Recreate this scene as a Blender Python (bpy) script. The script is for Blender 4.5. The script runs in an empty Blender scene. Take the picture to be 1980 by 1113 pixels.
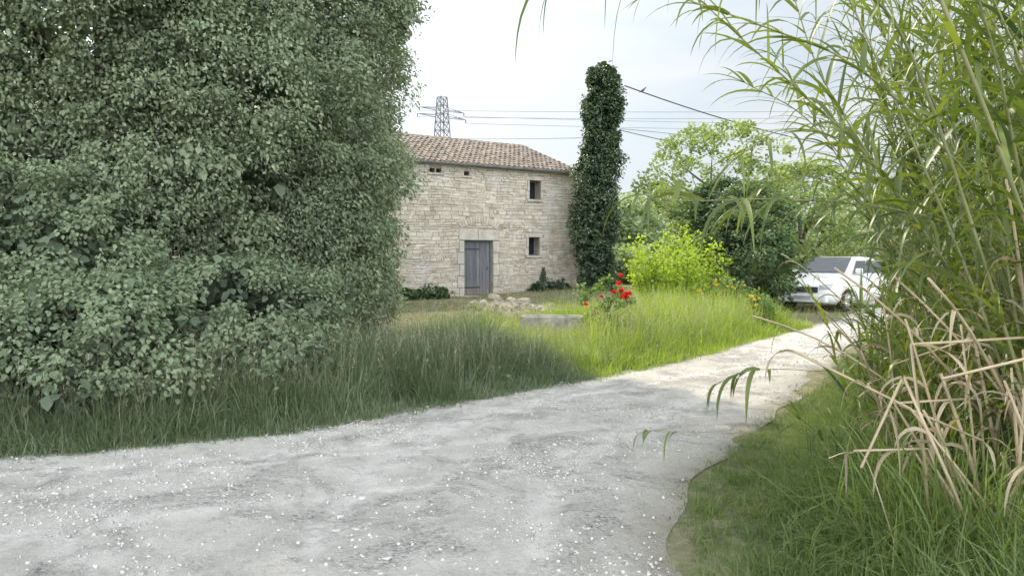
import bpy, bmesh, math, random
import numpy as np
from mathutils import Vector, Matrix, noise as mnoise
random.seed(5)
rng = np.random.default_rng(11)
S = bpy.context.scene
COL = S.collection
R = math.radians

# ------------------------------------------------------------ camera
F = 1440.0
TH = math.atan(61.5 / F)
cam_d = bpy.data.cameras.new("camera")
cam = bpy.data.objects.new("camera", cam_d)
COL.objects.link(cam)
cam.location = (0, 0, 1.6)
cam.rotation_euler = (R(90) - TH, 0, 0)
cam_d.sensor_width = 36
cam_d.lens = 36 * F / 1980
cam_d.clip_end = 3000
cam_d.clip_start = 0.05
S.camera = cam

def at(px, py, Y=None, z=None):
    x = (px - 990) / F
    v = (556.5 - py) / F
    d = Vector((x, math.cos(TH) + v * math.sin(TH), -math.sin(TH) + v * math.cos(TH)))
    if Y is not None:
        t = Y / d.y
    else:
        t = (z - 1.6) / d.z
    return Vector((0, 0, 1.6)) + d * t

# ------------------------------------------------------------ world
SUN_AZ = Vector((-0.50, 0.866)).normalized()
SUN_EL = R(42)
sund = Vector((SUN_AZ.x * math.cos(SUN_EL), SUN_AZ.y * math.cos(SUN_EL), math.sin(SUN_EL)))
W = bpy.data.worlds.new("World")
S.world = W
W.use_nodes = True
nt = W.node_tree
for n in list(nt.nodes): nt.nodes.remove(n)
def N(nt, t, **kw):
    n = nt.nodes.new(t)
    for k, v in kw.items(): setattr(n, k, v)
    return n
out = N(nt, 'ShaderNodeOutputWorld')
bg = N(nt, 'ShaderNodeBackground'); bg.inputs[1].default_value = 0.135
sky = N(nt, 'ShaderNodeTexSky', sky_type='NISHITA')
sky.sun_disc = False; sky.sun_elevation = SUN_EL
sky.sun_rotation = math.atan2(SUN_AZ.x, SUN_AZ.y) % (2 * math.pi)
sky.air_density = 1.0; sky.dust_density = 2.0
tc = N(nt, 'ShaderNodeTexCoord')
sep = N(nt, 'ShaderNodeSeparateXYZ'); nt.links.new(tc.outputs['Generated'], sep.inputs[0])
def M_(nt, op, a=None, b=None, c=None):
    n = N(nt, 'ShaderNodeMath', operation=op)
    for i, v in enumerate((a, b, c)):
        if v is None: continue
        if isinstance(v, (int, float)): n.inputs[i].default_value = v
        else: nt.links.new(v, n.inputs[i])
    return n.outputs[0]
zc = M_(nt, 'ADD', M_(nt, 'MAXIMUM', sep.outputs[2], 0.0), 0.22)
cx = M_(nt, 'DIVIDE', sep.outputs[0], zc); cy = M_(nt, 'DIVIDE', sep.outputs[1], zc)
comb = N(nt, 'ShaderNodeCombineXYZ'); nt.links.new(cx, comb.inputs[0]); nt.links.new(cy, comb.inputs[1])
ns = N(nt, 'ShaderNodeTexNoise'); ns.inputs['Scale'].default_value = 1.3; ns.inputs['Detail'].default_value = 8
ns.inputs['Roughness'].default_value = 0.58; ns.inputs['Distortion'].default_value = 0.7
nt.links.new(comb.outputs[0], ns.inputs['Vector'])
ramp = N(nt, 'ShaderNodeMapRange'); ramp.inputs[1].default_value = 0.34; ramp.inputs[2].default_value = 0.62
ramp.inputs[3].default_value = 0.1; ramp.inputs[4].default_value = 1.0
nt.links.new(ns.outputs[0], ramp.inputs[0])
dot = N(nt, 'ShaderNodeVectorMath', operation='DOT_PRODUCT'); nt.links.new(tc.outputs['Generated'], dot.inputs[0])
dot.inputs[1].default_value = sund
aur = M_(nt, 'POWER', M_(nt, 'MAXIMUM', dot.outputs['Value'], 0.0), 6.0)
thin = N(nt, 'ShaderNodeMix', data_type='RGBA'); thin.inputs[0].default_value = 0.65
nt.links.new(sky.outputs[0], thin.inputs[6]); thin.inputs[7].default_value = (4.5, 5.3, 5.9, 1)
mix = N(nt, 'ShaderNodeMix', data_type='RGBA')
nt.links.new(ramp.outputs[0], mix.inputs[0])
nt.links.new(thin.outputs[2], mix.inputs[6])
mix.inputs[7].default_value = (5.9, 6.3, 6.6, 1)
aurc = N(nt, 'ShaderNodeVectorMath', operation='SCALE'); aurc.inputs[0].default_value = (9.0, 8.9, 8.6)
nt.links.new(aur, aurc.inputs['Scale'])
back = M_(nt, 'MULTIPLY', M_(nt, 'MAXIMUM', M_(nt, 'MULTIPLY', sep.outputs[1], -1.0), 0.0), 31.0)  # extra sky brightness added behind the camera to lift the shaded fronts
back_fill = N(nt, 'ShaderNodeVectorMath', operation='SCALE'); back_fill.inputs[0].default_value = (0.98, 1.0, 1.05)
nt.links.new(back, back_fill.inputs['Scale'])
ad = N(nt, 'ShaderNodeVectorMath', operation='ADD'); nt.links.new(mix.outputs[2], ad.inputs[0]); nt.links.new(aurc.outputs[0], ad.inputs[1])
ad2 = N(nt, 'ShaderNodeVectorMath', operation='ADD'); nt.links.new(ad.outputs[0], ad2.inputs[0]); nt.links.new(back_fill.outputs[0], ad2.inputs[1])
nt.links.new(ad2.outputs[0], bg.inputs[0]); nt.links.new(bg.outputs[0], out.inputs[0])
sl = bpy.data.lights.new("sun", 'SUN'); sl.energy = 5.0; sl.angle = R(0.6); sl.color = (1.0, 0.88, 0.68)
so = bpy.data.objects.new("sun", sl); COL.objects.link(so)
so.rotation_euler = sund.to_track_quat('Z', 'Y').to_euler(); so.location = (0, 0, 30)
S.view_settings.view_transform = 'Standard'; S.view_settings.look = 'None'; S.view_settings.exposure = 0

# ------------------------------------------------------------ materials
def new_mat(name):
    m = bpy.data.materials.new(name); m.use_nodes = True
    nt = m.node_tree
    for n in list(nt.nodes): nt.nodes.remove(n)
    o = N(nt, 'ShaderNodeOutputMaterial')
    return m, nt, o
def mixc(nt, fac, a, b, blend='MIX'):
    n = N(nt, 'ShaderNodeMix', data_type='RGBA'); n.blend_type = blend
    for i, v in ((0, fac), (6, a), (7, b)):
        if isinstance(v, (int, float)): n.inputs[i].default_value = v
        elif isinstance(v, tuple): n.inputs[i].default_value = (*v, 1)
        else: nt.links.new(v, n.inputs[i])
    return n.outputs[2]
def noise_n(nt, scale, detail=4, rough=0.55, vec=None, dist=0):
    n = N(nt, 'ShaderNodeTexNoise'); n.inputs['Scale'].default_value = scale
    n.inputs['Detail'].default_value = detail; n.inputs['Roughness'].default_value = rough
    n.inputs['Distortion'].default_value = dist
    if vec is None:
        t = N(nt, 'ShaderNodeTexCoord'); vec = t.outputs['Object']
    nt.links.new(vec, n.inputs['Vector'])
    return n.outputs[0]
def rng_n(nt, v, a, b, c=0.0, d=1.0):
    n = N(nt, 'ShaderNodeMapRange'); nt.links.new(v, n.inputs[0])
    for i, x in enumerate((a, b, c, d)): n.inputs[i + 1].default_value = x
    return n.outputs[0]
def leaf_mat(name, dark, light, trans=0.35, tcol=None, rough=0.5, spec=0.4):
    m, nt, o = new_mat(name)
    at_ = N(nt, 'ShaderNodeAttribute', attribute_name='tint')
    c = mixc(nt, at_.outputs['Fac'], dark, light)
    p = N(nt, 'ShaderNodeBsdfPrincipled'); nt.links.new(c, p.inputs['Base Color'])
    p.inputs['Roughness'].default_value = rough
    p.inputs['Specular IOR Level'].default_value = spec
    tr = N(nt, 'ShaderNodeBsdfTranslucent')
    tc_ = mixc(nt, 1.0, c, tcol or (1.6, 1.7, 0.6), 'MULTIPLY'); nt.links.new(tc_, tr.inputs[0])
    mx = N(nt, 'ShaderNodeMixShader'); mx.inputs[0].default_value = trans
    nt.links.new(p.outputs[0], mx.inputs[1]); nt.links.new(tr.outputs[0], mx.inputs[2])
    nt.links.new(mx.outputs[0], o.inputs[0])
    return m
def surf(name, c1, c2, scale=4, rough=0.85, bump=0.2, bscale=40, tint=False, metal=0, spec=0.3, c3=None, bdist=0.02):
    m, nt, o = new_mat(name)
    nz = noise_n(nt, scale, 6, 0.6)
    f = rng_n(nt, nz, 0.3, 0.7)
    if tint:
        a = N(nt, 'ShaderNodeAttribute', attribute_name='tint')
        f = M_(nt, 'ADD', M_(nt, 'MULTIPLY', f, 0.45), M_(nt, 'MULTIPLY', a.outputs['Fac'], 0.55))
    c = mixc(nt, f, c1, c2)
    if c3:
        nz3 = noise_n(nt, scale * 0.31, 5, 0.65)
        c = mixc(nt, rng_n(nt, nz3, 0.52, 0.66), c, c3)
    p = N(nt, 'ShaderNodeBsdfPrincipled'); nt.links.new(c, p.inputs['Base Color'])
    p.inputs['Roughness'].default_value = rough; p.inputs['Metallic'].default_value = metal
    p.inputs['Specular IOR Level'].default_value = spec
    if bump:
        b = N(nt, 'ShaderNodeBump'); b.inputs['Strength'].default_value = bump; b.inputs['Distance'].default_value = bdist
        nt.links.new(noise_n(nt, bscale, 5, 0.65), b.inputs['Height']); nt.links.new(b.outputs[0], p.inputs['Normal'])
    nt.links.new(p.outputs[0], o.inputs[0])
    return m

MT = {}
MT['linden'] = leaf_mat('linden_leaf', (0.115, 0.150, 0.110), (0.295, 0.355, 0.225), 0.28, (1.2, 1.3, 0.75), 0.75, 0.15)  # leaf tones lightened and greyed in place of a pale veil of haze
MT['vine'] = leaf_mat('vine_leaf', (0.10, 0.135, 0.095), (0.265, 0.33, 0.20), 0.28, (1.2, 1.3, 0.75), 0.75, 0.15)  # same haze lightening in the colour as the linden leaves
MT['ivy'] = leaf_mat('ivy_leaf', (0.030, 0.056, 0.036), (0.12, 0.17, 0.09), 0.15, None, 0.4)
MT['dark'] = leaf_mat('shrub_leaf', (0.030, 0.062, 0.033), (0.13, 0.195, 0.08), 0.30)
MT['elder'] = leaf_mat('pale_tree_leaf', (0.11, 0.16, 0.06), (0.30, 0.36, 0.16), 0.45, (1.4, 1.55, 0.65))
MT['fartree'] = leaf_mat('far_tree_leaf', (0.14, 0.19, 0.11), (0.31, 0.38, 0.21), 0.42, (1.35, 1.5, 0.7))
MT['golden'] = leaf_mat('golden_leaf', (0.20, 0.28, 0.04), (0.42, 0.52, 0.09), 0.46, (1.35, 1.5, 0.4))
MT['rose_leaf'] = leaf_mat('rose_leaf', (0.05, 0.10, 0.04), (0.20, 0.29, 0.09), 0.38)
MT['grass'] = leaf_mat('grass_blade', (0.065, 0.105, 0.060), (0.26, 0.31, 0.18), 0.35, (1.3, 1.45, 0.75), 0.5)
MT['grass_sunlit'] = leaf_mat('sunlit_tone_grass_blade', (0.10, 0.17, 0.035), (0.36, 0.44, 0.11), 0.48, (1.55, 1.6, 0.4), 0.5)  # sunlit copy of the verge grass: sunshine painted in as a lighter colour
MT['neargrass'] = leaf_mat('near_grass_blade', (0.05, 0.10, 0.035), (0.24, 0.31, 0.11), 0.42, (1.4, 1.5, 0.55), 0.5)
MT['lawn'] = leaf_mat('lawn_blade', (0.12, 0.14, 0.07), (0.32, 0.31, 0.17), 0.3, None, 0.6)
MT['reed'] = leaf_mat('reed_leaf', (0.034, 0.066, 0.026), (0.175, 0.225, 0.065), 0.40, (1.65, 1.6, 0.4), 0.40)
MT['reeddry'] = leaf_mat('dry_reed_leaf', (0.18, 0.15, 0.10), (0.44, 0.38, 0.28), 0.3, (1.2, 1.1, 0.8), 0.6)
MT['cane'] = surf('green_cane', (0.10, 0.13, 0.05), (0.27, 0.26, 0.12), 3, 0.45, 0.05, 30, spec=0.5)
MT['drycane'] = surf('dry_cane', (0.22, 0.175, 0.11), (0.48, 0.40, 0.27), 3, 0.6, 0.1, 60)
MT['bark'] = surf('bark', (0.06, 0.05, 0.04), (0.15, 0.13, 0.10), 6, 0.9, 0.5, 20)
MT['tile'] = surf('roman_tile', (0.115, 0.10, 0.085), (0.35, 0.285, 0.235), 3, 0.9, 0.2, 30, tint=True, c3=(0.22, 0.20, 0.175))
MT['stone'] = surf('rubble_stone', (0.29, 0.255, 0.20), (0.64, 0.59, 0.495), 1.6, 0.92, 0.8, 22, tint=True, c3=(0.57, 0.555, 0.52))
MT['dressed'] = surf('dressed_stone', (0.34, 0.315, 0.265), (0.56, 0.52, 0.45), 3, 0.9, 0.35, 20, c3=(0.40, 0.385, 0.35))
MT['bedded'] = surf('bedded_stone', (0.46, 0.445, 0.41), (0.60, 0.585, 0.55), 8, 0.9, 0.3, 30)
MT['mortar'] = surf('mortar', (0.22, 0.198, 0.158), (0.40, 0.365, 0.30), 3, 0.95, 0.5, 30)
MT['block'] = surf('limestone', (0.20, 0.185, 0.155), (0.48, 0.44, 0.37), 2.5, 0.9, 0.6, 12, c3=(0.27, 0.255, 0.225))
MT['gravel'] = surf('gravel', (0.36, 0.35, 0.325), (0.64, 0.62, 0.58), 2.5, 0.95, 0.0, 12, tint=True)
MT['dark_in'] = surf('dark_interior', (0.012, 0.013, 0.016), (0.02, 0.02, 0.024), 3, 0.9, 0)
MT['zinc'] = surf('zinc', (0.16, 0.18, 0.2), (0.28, 0.3, 0.32), 5, 0.5, 0.05, 20, metal=0.2)
MT['steel'] = surf('galvanised_steel', (0.12, 0.13, 0.15), (0.2, 0.22, 0.24), 1, 0.5, 0, metal=0.3)
MT['wire'] = surf('wire', (0.03, 0.03, 0.035), (0.06, 0.06, 0.07), 1, 0.5, 0)
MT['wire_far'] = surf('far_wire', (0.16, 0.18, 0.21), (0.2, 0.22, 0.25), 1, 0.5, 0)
MT['concrete'] = surf('concrete', (0.14, 0.14, 0.12), (0.40, 0.385, 0.335), 5, 0.9, 0.4, 20, c3=(0.20, 0.20, 0.155))
MT['carwhite'] = surf('white_car_paint', (0.62, 0.63, 0.64), (0.70, 0.70, 0.70), 2, 0.3, 0, spec=0.5)
MT['glass'] = surf('dark_glass', (0.03, 0.04, 0.05), (0.05, 0.06, 0.07), 2, 0.06, 0, spec=0.8)
MT['rubber'] = surf('rubber', (0.02, 0.02, 0.02), (0.035, 0.035, 0.035), 8, 0.8, 0.1, 30)
MT['plastic'] = surf('black_plastic', (0.03, 0.03, 0.032), (0.05, 0.05, 0.05), 8, 0.5, 0)
MT['chrome'] = surf('alloy', (0.5, 0.5, 0.52), (0.6, 0.6, 0.62), 8, 0.25, 0, metal=0.8)
MT['lamp'] = surf('headlight_glass', (0.3, 0.32, 0.35), (0.4, 0.42, 0.45), 8, 0.1, 0, spec=0.8)
MT['bird'] = surf('bird_feathers', (0.05, 0.05, 0.06), (0.12, 0.12, 0.13), 20, 0.7, 0)
def petal(name, c1, c2):
    return leaf_mat(name, c1, c2, 0.3, (1.3, 1.0, 1.0), 0.5)
MT['red'] = petal('red_petal', (0.55, 0.008, 0.012), (0.8, 0.03, 0.03))
MT['yellow'] = petal('yellow_petal', (0.6, 0.42, 0.02), (0.8, 0.62, 0.05))
MT['seed'] = leaf_mat('seed_head', (0.30, 0.28, 0.19), (0.52, 0.49, 0.36), 0.3, (1.2, 1.1, 0.8), 0.6)

def wood_mat():
    m, nt, o = new_mat('weathered_wood')
    t = N(nt, 'ShaderNodeTexCoord'); mp = N(nt, 'ShaderNodeMapping'); mp.inputs['Scale'].default_value = (14, 14, 0.9)
    nt.links.new(t.outputs['Object'], mp.inputs[0])
    nz = noise_n(nt, 2.0, 6, 0.65, mp.outputs[0])
    a = N(nt, 'ShaderNodeAttribute', attribute_name='tint')
    f = M_(nt, 'ADD', M_(nt, 'MULTIPLY', rng_n(nt, nz, 0.3, 0.7), 0.65), M_(nt, 'MULTIPLY', a.outputs['Fac'], 0.35))
    c = mixc(nt, f, (0.055, 0.060, 0.070), (0.21, 0.215, 0.235))
    sep = N(nt, 'ShaderNodeSeparateXYZ'); nt.links.new(t.outputs['Object'], sep.inputs[0])
    c = mixc(nt, M_(nt, 'MULTIPLY', rng_n(nt, sep.outputs[2], 0.7, 0.0), 0.7), c, (0.22, 0.175, 0.13))
    p = N(nt, 'ShaderNodeBsdfPrincipled'); nt.links.new(c, p.inputs['Base Color']); p.inputs['Roughness'].default_value = 0.85
    b = N(nt, 'ShaderNodeBump'); b.inputs['Strength'].default_value = 0.4; nt.links.new(nz, b.inputs['Height']); nt.links.new(b.outputs[0], p.inputs['Normal'])
    nt.links.new(p.outputs[0], o.inputs[0]); return m
MT['wood'] = wood_mat()

def ground_mat():
    m, nt, o = new_mat('meadow_soil')
    g = mixc(nt, rng_n(nt, noise_n(nt, 0.35, 6, 0.65), 0.38, 0.62), (0.075, 0.105, 0.045), (0.24, 0.225, 0.14))
    g = mixc(nt, rng_n(nt, noise_n(nt, 6, 6, 0.7), 0.42, 0.65), g, (0.27, 0.24, 0.17))
    g = mixc(nt, rng_n(nt, noise_n(nt, 1.7, 5, 0.7), 0.5, 0.7), g, (0.10, 0.15, 0.05))
    p = N(nt, 'ShaderNodeBsdfPrincipled'); nt.links.new(g, p.inputs['Base Color']); p.inputs['Roughness'].default_value = 0.95
    p.inputs['Specular IOR Level'].default_value = 0.1
    b = N(nt, 'ShaderNodeBump'); b.inputs['Strength'].default_value = 0.8; b.inputs['Distance'].default_value = 0.06
    nt.links.new(noise_n(nt, 9, 6, 0.7), b.inputs['Height']); nt.links.new(b.outputs[0], p.inputs['Normal'])
    nt.links.new(p.outputs[0], o.inputs[0]); return m
MT['ground'] = ground_mat()

def road_mat():
    m, nt, o = new_mat('crushed_limestone')
    big = noise_n(nt, 0.55, 5, 0.6, dist=0.4)
    mid = noise_n(nt, 3.2, 9, 0.8, dist=0.3)
    fine = noise_n(nt, 36, 6, 0.85)
    c = mixc(nt, rng_n(nt, mid, 0.38, 0.62), (0.49, 0.47, 0.43), (0.74, 0.72, 0.68))
    c = mixc(nt, rng_n(nt, big, 0.45, 0.62, 0, .6), c, (0.72, 0.70, 0.66))
    vo = N(nt, 'ShaderNodeTexVoronoi'); vo.inputs['Scale'].default_value = 50
    t = N(nt, 'ShaderNodeTexCoord'); nt.links.new(t.outputs['Object'], vo.inputs['Vector'])
    sp = N(nt, 'ShaderNodeSeparateColor'); nt.links.new(vo.outputs['Color'], sp.inputs[0])
    peb = mixc(nt, sp.outputs[0], (0.22, 0.215, 0.21), (0.74, 0.72, 0.69))
    patch = M_(nt, 'MULTIPLY', rng_n(nt, noise_n(nt, 1.3, 8, 0.8, dist=1.0), 0.51, 0.61), 0.85)
    patch = M_(nt, 'ADD', patch, 0.10)
    c = mixc(nt, patch, c, peb)
    c = mixc(nt, M_(nt, 'MULTIPLY', rng_n(nt, fine, 0.44, 0.64), 0.5), c, (0.42, 0.40, 0.36))
    a = N(nt, 'ShaderNodeAttribute', attribute_name='tint')
    rut = N(nt, 'ShaderNodeAttribute', attribute_name='rut')
    c = mixc(nt, M_(nt, 'MULTIPLY', M_(nt, 'MULTIPLY', rut.outputs['Fac'], rng_n(nt, mid, .38, .55)), 0.8), c, (0.80, 0.78, 0.745))
    e = M_(nt, 'ADD', a.outputs['Fac'], M_(nt, 'MULTIPLY', M_(nt, 'SUBTRACT', mid, 0.5), 2.2))
    c = mixc(nt, M_(nt, 'MULTIPLY', rng_n(nt, e, 0.45, 1.1), 0.75), c, (0.27, 0.245, 0.17))
    p = N(nt, 'ShaderNodeBsdfPrincipled'); nt.links.new(c, p.inputs['Base Color']); p.inputs['Roughness'].default_value = 0.95
    p.inputs['Specular IOR Level'].default_value = 0.15
    h = M_(nt, 'ADD', M_(nt, 'MULTIPLY', mid, 1.2), M_(nt, 'ADD', M_(nt, 'MULTIPLY', fine, 0.7), M_(nt, 'MULTIPLY', M_(nt, 'MULTIPLY', vo.outputs['Distance'], patch), -1.1)))
    b = N(nt, 'ShaderNodeBump'); b.inputs['Strength'].default_value = 0.9; b.inputs['Distance'].default_value = 0.045
    nt.links.new(h, b.inputs['Height']); nt.links.new(b.outputs[0], p.inputs['Normal'])
    nt.links.new(p.outputs[0], o.inputs[0]); return m
MT['road'] = road_mat()

# ------------------------------------------------------------ mesh helpers
def tag(o, label=None, cat=None, group=None, kind=None):
    if label: o['label'] = label
    if cat: o['category'] = cat
    if group: o['group'] = group
    if kind: o['kind'] = kind
    return o
def empty(name, loc=(0, 0, 0), rz=0):
    o = bpy.data.objects.new(name, None); COL.objects.link(o)
    o.location = loc; o.rotation_euler = (0, 0, rz); o.empty_display_size = 0.3
    return o
def build_np(name, V, Fq, mat, parent=None, tint=None, smooth=False, origin=None):
    V = np.asarray(V, dtype=np.float32).reshape(-1, 3)
    Fq = np.asarray(Fq, dtype=np.int32)
    if parent is not None and origin is None:
        origin = np.array(parent.location, dtype=np.float32)
    if origin is not None:
        V = V - np.asarray(origin, dtype=np.float32)
    me = bpy.data.meshes.new(name)
    k = Fq.shape[1]
    me.vertices.add(len(V)); me.vertices.foreach_set('co', V.ravel())
    me.loops.add(Fq.size); me.loops.foreach_set('vertex_index', Fq.ravel())
    me.polygons.add(len(Fq)); me.polygons.foreach_set('loop_start', np.arange(0, Fq.size, k, dtype=np.int32))
    me.update(calc_edges=True)
    if tint is not None:
        a = me.attributes.new('tint', 'FLOAT', 'POINT'); a.data.foreach_set('value', np.asarray(tint, dtype=np.float32))
    if smooth: me.polygons.foreach_set('use_smooth', np.ones(len(Fq), dtype=bool))
    me.materials.append(mat)
    o = bpy.data.objects.new(name, me); COL.objects.link(o)
    if parent is not None: o.parent = parent
    elif origin is not None: o.location = origin
    return o
class MB:
    def __init__(s): s.v = []; s.f = []; s.t = []
    def add(s, vs, fs, t=0.5):
        b = len(s.v); s.v += [tuple(v) for v in vs]; s.f += [tuple(b + i for i in f) for f in fs]; s.t += [t] * len(vs)
    def box(s, x0, x1, y0, y1, z0, z1, t=0.5):
        s.add([(x0,y0,z0),(x1,y0,z0),(x1,y1,z0),(x0,y1,z0),(x0,y0,z1),(x1,y0,z1),(x1,y1,z1),(x0,y1,z1)],
              [(0,3,2,1),(4,5,6,7),(0,1,5,4),(1,2,6,5),(2,3,7,6),(3,0,4,7)], t)
    def tube(s, pts, rad, n=6, t=0.5, cap=True):
        pts = [Vector(p) for p in pts]; b = len(s.v)
        if isinstance(rad, (int, float)): rad = [rad] * len(pts)
        ref = None
        for i, p in enumerate(pts):
            d = (pts[min(i + 1, len(pts) - 1)] - pts[max(i - 1, 0)])
            d = d.normalized() if d.length > 1e-9 else Vector((0, 0, 1))
            if ref is None:
                ref = d.orthogonal().normalized()
            ref = (ref - d * ref.dot(d)).normalized(); q = d.cross(ref)
            for k in range(n):
                a = 2 * math.pi * k / n
                s.v.append(tuple(p + (ref * math.cos(a) + q * math.sin(a)) * rad[i])); s.t.append(t)
        for i in range(len(pts) - 1):
            for k in range(n):
                k2 = (k + 1) % n
                s.f.append((b + i*n + k, b + i*n + k2, b + (i+1)*n + k2, b + (i+1)*n + k))
        if cap:
            s.f.append(tuple(b + k for k in range(n))[::-1]); e = b + (len(pts) - 1) * n
            s.f.append(tuple(e + k for k in range(n)))
    def build(s, name, mat, parent=None, smooth=False, local=True, bevel=0):
        me = bpy.data.meshes.new(name)
        off = Vector((0, 0, 0))
        if parent is not None and not local: off = Vector(parent.location)
        me.from_pydata([tuple(Vector(v) - off) for v in s.v], [], s.f); me.update()
        a = me.attributes.new('tint', 'FLOAT', 'POINT'); a.data.foreach_set('value', s.t)
        if smooth:
            for p in me.polygons: p.use_smooth = True
        me.materials.append(mat)
        o = bpy.data.objects.new(name, me); COL.objects.link(o)
        if parent is not None: o.parent = parent
        if bevel:
            b = o.modifiers.new('bevel', 'BEVEL'); b.width = bevel; b.segments = 2; b.limit_method = 'ANGLE'
        return o
def nrm(a): return a / np.maximum(np.linalg.norm(a, axis=1, keepdims=True), 1e-9)
UP = np.array([0, 0, 1.0])

def leaves(P, A, Nn, L, Wd, tint, fold=0.15):
    n = len(P); A = nrm(A); sd = nrm(np.cross(A, Nn)); Nn = np.cross(sd, A)
    tpl = [(0, 0, 0), (-.5, .32, 1), (-.36, .72, .8), (0, 1, 0), (.36, .72, .8), (.5, .32, 1)]
    V = np.empty((n, 6, 3))
    for i, (x, y, h) in enumerate(tpl):
        V[:, i] = P + sd * (x * Wd)[:, None] + A * (y * L)[:, None] + Nn * (h * fold * Wd)[:, None]
    b = (np.arange(n) * 6)[:, None]
    Fq = np.concatenate([b + np.array([[0, 3, 2, 1]]), b + np.array([[0, 5, 4, 3]])])
    return V.reshape(-1, 3), Fq, np.repeat(np.clip(tint, 0, 1), 6)

def ribbons(P, D, L, Wd, droop, ns, tint, fold=0.0, prof='grass', twist=0.4):
    n = len(P); d = nrm(D); cur = P.copy()
    sd = np.cross(d, UP); bad = np.linalg.norm(sd, axis=1) < 0.05
    if bad.any():
        r = rng.normal(size=(bad.sum(), 3)); r[:, 2] = 0; sd[bad] = r
    sd = nrm(sd)
    sd = nrm(sd + twist * rng.normal(size=(n, 3)))
    m = 3 if fold else 2
    V = np.empty((n, ns + 1, m, 3))
    droop = np.broadcast_to(droop, (n,))
    for k in range(ns + 1):
        t = k / ns
        if prof == 'grass': w = (1 - t) ** 0.8 * (0.7 + 0.6 * t) + 0.02
        else: w = min(1.0, 0.55 + 2.2 * t) * (1 - t) ** 0.65 + 0.015
        s2 = nrm(sd - d * (sd * d).sum(1)[:, None])
        nn = np.cross(s2, d)
        V[:, k, 0] = cur - s2 * (0.5 * w * Wd)[:, None]
        V[:, k, m - 1] = cur + s2 * (0.5 * w * Wd)[:, None]
        if fold: V[:, k, 1] = cur - nn * (fold * w * Wd)[:, None]
        d = nrm(d - UP * (droop * (0.35 + 1.3 * t) / ns)[:, None])
        cur = cur + d * (L / ns)[:, None]
    b = (np.arange(n) * (ns + 1) * m)[:, None]
    fs = []
    for k in range(ns):
        for j in range(m - 1):
            fs.append(b + np.array([[k*m + j, k*m + j + 1, (k+1)*m + j + 1, (k+1)*m + j]]))
    return V.reshape(-1, 3), np.concatenate(fs), np.repeat(np.clip(tint, 0, 1), (ns + 1) * m)

def clump_leaves(C, CR, per, lsize, droop=0.5, flat=0.7, ctint=None, centre=None, wide=0.75, chaos=.45):
    K = len(C); idx = np.repeat(np.arange(K), per); n = len(idx)
    v = nrm(rng.normal(size=(n, 3))); r = rng.random(n) ** 0.45
    off = v * (r * CR[idx])[:, None]; off[:, 2] *= flat
    P = C[idx] + off
    outw = v.copy()
    if centre is not None:
        oc = nrm(C[idx] - centre); outw = nrm(v * 0.6 + oc * 0.8)
    A = nrm(outw * np.array([1, 1, 0.4]) + rng.normal(size=(n, 3)) * chaos - UP * droop)
    Nn = nrm(outw * 0.6 + UP * 0.7 + rng.normal(size=(n, 3)) * chaos)
    L = lsize * (0.65 + 0.7 * rng.random(n))
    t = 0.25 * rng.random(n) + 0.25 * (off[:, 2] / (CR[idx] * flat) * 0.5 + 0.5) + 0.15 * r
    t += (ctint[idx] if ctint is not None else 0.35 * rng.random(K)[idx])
    return leaves(P, A, Nn, L, L * wide, t)

def crown_points(cx, cy, z0, z1, Rr, K, e=3.0, lob=0.18, rmin=0.55, seed=0):
    q = rng.uniform(-1, 1, K); ph = rng.uniform(0, 2 * np.pi, K)
    prof = np.sqrt(np.maximum(1 - np.abs(q) ** e, 0.02))
    lb = 1 + lob * (np.sin(3 * ph + seed + 2 * q) * 0.5 + np.sin(5 * ph - 4 * q + seed * 2) * 0.4 + np.sin(9 * q + 2 * ph + seed) * 0.4)
    rf = rmin + (1 - rmin) * rng.random(K) ** 0.4
    rr = Rr * prof * lb * rf
    z = (z0 + z1) / 2 + q * (z1 - z0) / 2
    return np.stack([cx + rr * np.cos(ph), cy + rr * np.sin(ph), z], 1), rf

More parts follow.
